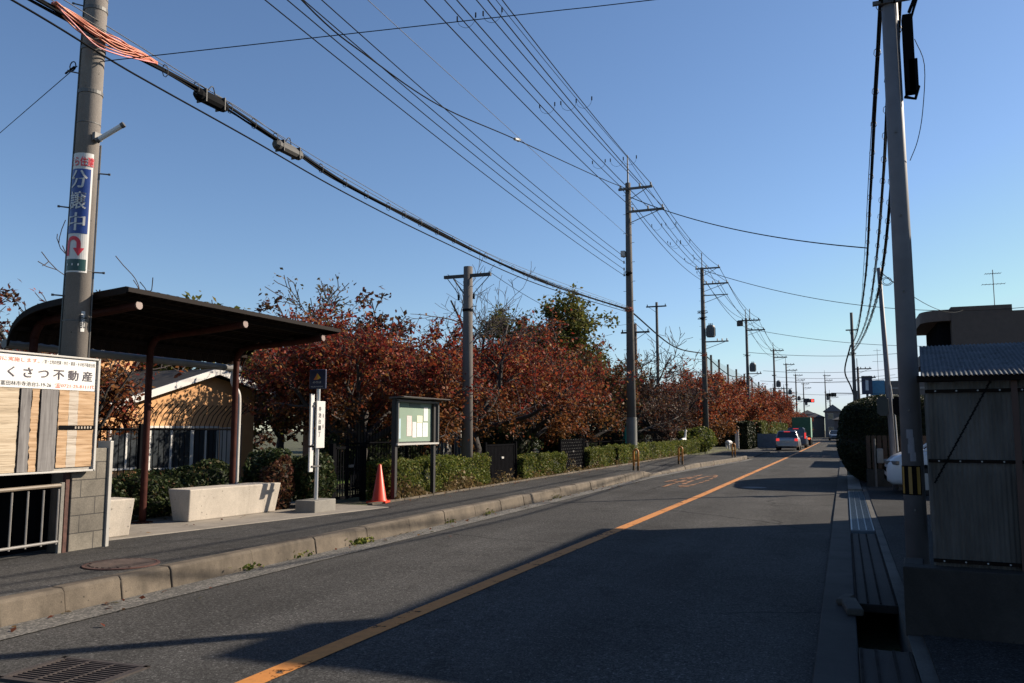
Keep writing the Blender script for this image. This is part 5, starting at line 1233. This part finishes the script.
# end of the street
def far_house(label,x0,x1,y0,y1,h,c,rise,gr=None):
    return house(label,x0,x1,y0,y1,h,simple('far_wall',c,.85),simple('far_roof',(.06,.06,.062),.8),rise,win=[('s',x0+.6+k*2,x0+1.6+k*2,z,z+1.1) for k in range(int((x1-x0)/2)) for z in ([1,3.8] if h>5 else [1])],group=gr)
far_house('grey two-storey house with a small gable closing the end of the street',-3.6,-.5,182,192,5.3,(.13,.12,.115),1.5)
far_house('dark roofed low house left of the street end',-7.6,-3.9,186,194,4.2,(.10,.095,.09),1.0)
far_house('pale narrow house beside the street end',-1.6,1.0,160,170,3.4,(.16,.135,.12),.7)
far_house('grey house behind the far crossing on the right',3,11,150,160,4.6,(.12,.115,.11),1.0)
far_house('tall grey house behind the street end',-9.5,-6.2,205,215,5.2,(.11,.11,.115),1.0)
# traffic lights
def signal(label,px,py,arm_to,z,lit):
    t=thing('traffic_light',label,'traffic light',(px,py,0)); s=1 if arm_to>0 else -1
    b=MB(); b.cyl((0,0,0),(0,0,z+.5),.11,.09,10); b.build('pole',Steel,t); b=MB(); b.cyl((0,0,z+.15),(arm_to,0,z+.25),.05,None,8); b.build('arm',Steel,t)
    b=MB(); b.bx(arm_to-.62,arm_to+.62,-.12,.12,z-.22,z+.22); h=b.build('housing',Black if not lit else DarkSteel,t,bevel=.05)
    for k in range(3):
        b=MB(); b.tube([(arm_to-.4+k*.4,-.125,z),(arm_to-.4+k*.4,-.15,z)],.15,14); b.build('lens',m_emit('red_lamp',(1,.04,.03),2.5) if (lit and k==2) else simple('lens_dark',(.03,.03,.03),.3),h)
        b=MB(); V=[]
        for a in [PI*q/8 for q in range(9)]:
            for yy_ in (-.12,-.32): V.append((arm_to-.4+k*.4+.17*math.cos(a),yy_,z+.17*math.sin(a)))
        b.add(V,[(2*i,2*i+2,2*i+3,2*i+1) for i in range(8)]); b.build('hood',Black,h,fix=False)
signal('horizontal traffic light showing red over the left lane',-7.6,112,3.6,5.25,True)
signal('dark horizontal traffic light on an arm from the right',1.7,116,-3.1,6.1,False)

# ------------------------------------------------------------------ vehicles
def car(name,label,loc,rz,L,W,H,paint,kind='hatch',brake=True,cat='car'):
    t=thing(name,label,cat,loc,rz)        # local +Y is forward
    hl,hw=L/2,W/2
    # y, belt z, half width
    if kind=='van': S0=[(-hl,.80,.90),(-hl+.06,.95,.95),(-hl+.3,1.02,.99),(0,1.0,1),(hl-1.15,.98,1),(hl-.55,.92,.97),(hl-.2,.82,.91),(hl-.05,.72,.84),(hl,.58,.76)]
    elif kind=='compact': S0=[(-hl,.80,.88),(-hl+.06,.93,.93),(-hl+.4,1.0,.99),(0,1.0,1),(hl-1.2,1.02,1),(hl-.62,.98,.98),(hl-.30,.90,.93),(hl-.10,.78,.85),(hl-.02,.66,.78),(hl,.55,.72)]
    else: S0=[(-hl,.74,.86),(-hl+.05,.88,.91),(-hl+.3,.95,.98),(0,.94,1),(hl-1.35,.93,1),(hl-.65,.86,.97),(hl-.25,.76,.90),(hl-.06,.66,.82),(hl,.52,.74)]
    S=[tuple(p) for p in bez(S0,5)]
    V=[]
    for y,zb,wf in S:
        w_=hw*wf; e=min(1,(hl-abs(y))/.12); zl=.22+.08*(1-e); h_=zb-zl
        half=[(0,zl),(w_*.86,zl),(w_*.95,zl+.04),(w_*.985,zl+h_*.2),(w_,zl+h_*.4),(w_*.998,zl+h_*.62),(w_*.975,zl+h_*.85),(w_*.94,zb-.03),(w_*.86,zb),(w_*.5,zb+.02),(0,zb+.028)]
        V+=[(x,y,z) for x,z in half]+[(-x,y,z) for x,z in reversed(half[1:-1])]
    m_=20; F=[(i*m_+j,i*m_+(j+1)%m_,(i+1)*m_+(j+1)%m_,(i+1)*m_+j) for i in range(len(S)-1) for j in range(m_)]+[tuple(range(m_)),tuple(reversed(range((len(S)-1)*m_,len(S)*m_)))]
    b=MB(); b.add(V,F); body=b.build('body',paint,t,smooth=True)
    body.data.polygons.foreach_set('use_smooth',[len(p.vertices)==4 for p in body.data.polygons])
    for s_ in (-1,1):
        for y in (-hl+.75,hl-.8): b=MB(); b.tube([(s_*(hw-.05),y,.33),(s_*(hw+.002),y,.33)],.36,22); b.build('wheel_well_shade',Black,t)  # black disc stands in for the shaded wheel well
    # greenhouse
    zb=.95; rb=-hl+.10; rt_=-hl+.38 if kind!='van' else -hl+.22; ft=hl-1.95 if kind=='hatch' else hl-1.5; fb=hl-1.15 if kind=='hatch' else hl-.70
    wb,wt=hw*.90,hw*.74
    G=[(-wb,rb,zb),(wb,rb,zb),(wb,fb,zb-.03),(-wb,fb,zb-.03),(-wt,rt_,H-.06),(wt,rt_,H-.06),(wt,ft,H-.06),(-wt,ft,H-.06)]
    b=MB(); b.add(G,[(0,3,2,1),(4,5,6,7),(0,1,5,4),(1,2,6,5),(2,3,7,6),(3,0,4,7)]); b.build('windows',Glass,t,bevel=.04)
    b=MB(); k=.012
    b.add([(-wt-k,rt_-.03,H-.075),(wt+k,rt_-.03,H-.075),(wt+k,ft+.02,H-.075),(-wt-k,ft+.02,H-.075),(-wt*.86,rt_+.06,H),(wt*.86,rt_+.06,H),(wt*.86,ft-.15,H),(-wt*.86,ft-.15,H)],[(0,3,2,1),(4,5,6,7),(0,1,5,4),(1,2,6,5),(2,3,7,6),(3,0,4,7)])
    for a,c in ((0,4),(1,5),(2,6),(3,7)): b.tube([G[a],G[c]],.035,6)
    for s in (-1,1):
        for f in (.36,.64):
            yb=rb+(fb-rb)*f; yt=rt_+(ft-rt_)*f; b.tube([(s*wb,yb,zb),(s*wt,yt,H-.06)],.03,6)
    b.build('roof',paint,t,bevel=.01)
    tyre=simple('tyre',(.015,.015,.015),.85); rim=simple('rim',(.35,.35,.36),.35,.05,metal=.6)
    for s in (-1,1):
        for y in (-hl+.75,hl-.8):
            b=MB(); b.tube([(s*(hw-.22),y,.31),(s*(hw+.005),y,.31)],.31,22); o=b.build('wheel',tyre,t,bevel=.02)
            b=MB(); b.tube([(s*(hw),y,.31),(s*(hw+.012),y,.31)],.19,14); b.build('rim',rim,o)
    ty=-hl
    for s in (-1,1):
        b=MB(); b.bx(s*(hw-.30),s*(hw-.06),ty-.012,ty+.14,.70,.90) if kind!='van' else b.bx(s*(hw-.16),s*(hw-.03),ty-.012,ty+.12,.80,1.30)
        b.build('tail_light',m_emit('tail_lamp',(1,.06,.05),.45) if brake else simple('tail_off',(.3,.02,.02),.3),t,bevel=.02)
        b=MB(); b.box((s*(hw-.22),hl-.125,.72),(.40,.10,.09),R(-32)*s); b.build('headlight',simple('lamp_clear',(.10,.11,.12),.15,.05),t,bevel=.015)
        b=MB(); b.box((s*(hw+.07),fb-.25,1.02),(.16,.10,.12)); b.build('mirror',paint,t,bevel=.03)
    b=MB(); b.bx(-hw*.45,hw*.45,hl-.10,hl+.012,.50,.60); b.bx(-hw*.6,hw*.6,hl-.10,hl+.012,.30,.40); b.build('grille',Black,t)
    b=MB(); b.tube([(-hw*.80,fb-.03,zb+.005),(hw*.80,fb-.03,zb+.005)],.025,6); b.build('wiper_cowl',Black,t)
    if brake: b=MB(); b.bx(-.22,.22,rt_-.07,rt_-.03,H-.10,H-.06); b.build('brake_light',m_emit('tail_lamp2',(1,.06,.05),.45),t)
    b=MB(); b.bx(-.17,.17,ty-.03,ty-.01,.55,.71); b.build('number_plate',OffW,t); b=MB(); b.bx(-hw*.84,hw*.84,ty-.04,ty+.12,.30,.50); b.build('bumper',paint,t,bevel=.03)
    return t
Silver=simple('silver_paint',(.30,.32,.35),.3,.03,2,metal=.5); DkBlue=simple('dark_blue_paint',(.08,.10,.14),.28,.03,2,metal=.4); WhiteP=simple('white_car_paint',(.55,.56,.58),.22,.02,2); BlGr=simple('blue_grey_paint',(.12,.15,.19),.3,.03,2,metal=.4)
car('hatchback_car','silver hatchback seen from behind with brake lights on, last in the queue',(-4.02,67.5,.015),0,3.9,1.68,1.48,Silver)
car('wagon_car','dark minivan with brake lights between the silver hatchback and the green truck',(-3.85,77,.015),0,4.3,1.68,1.72,DkBlue,'van')
car('oncoming_car','blue grey car coming the other way at the end of the road',(-1.3,131,.01),PI,4.2,1.7,1.5,BlGr,brake=False)
car('parked_car','white car parked behind the steel pole with its nose to the road',(2.93,21.9,.075),R(90),4.1,1.70,1.58,WhiteP,'compact',brake=False)
t=thing('box_truck','green box truck waiting ahead of the two cars','truck',(-3.98,90,.015))
b=MB(); b.bx(-.88,.88,-2.2,1.3,.75,2.8); b.build('cargo_box',simple('truck_green',(.012,.10,.05),.4,.08),t,bevel=.02)
b=MB(); b.bx(.884,.895,-2.15,1.25,.80,2.75); b.build('side_panel',simple('truck_pale_green',(.25,.42,.33),.4),t)
b=MB(); b.bx(-.82,.82,1.4,2.7,.45,2.0); b.build('cab',White,t,bevel=.08)
b=MB(); b.bx(-.4,.4,-2.15,2.4,.45,.74); b.bx(-.85,.85,-2.2,-2.1,.5,.6); b.build('chassis',Black,t)
for s in (-1,1):
    for y in (-1.3,2.0): b=MB(); b.tube([(s*.6,y,.36),(s*.86,y,.36)],.36,18); b.build('wheel',simple('tyre',(.015,.015,.015),.85),t)
    b=MB(); b.bx(s*.55,s*.8,-2.23,-2.2,.62,.74); b.build('tail_light',m_emit('truck_tail',(1,.1,.03),2),t)
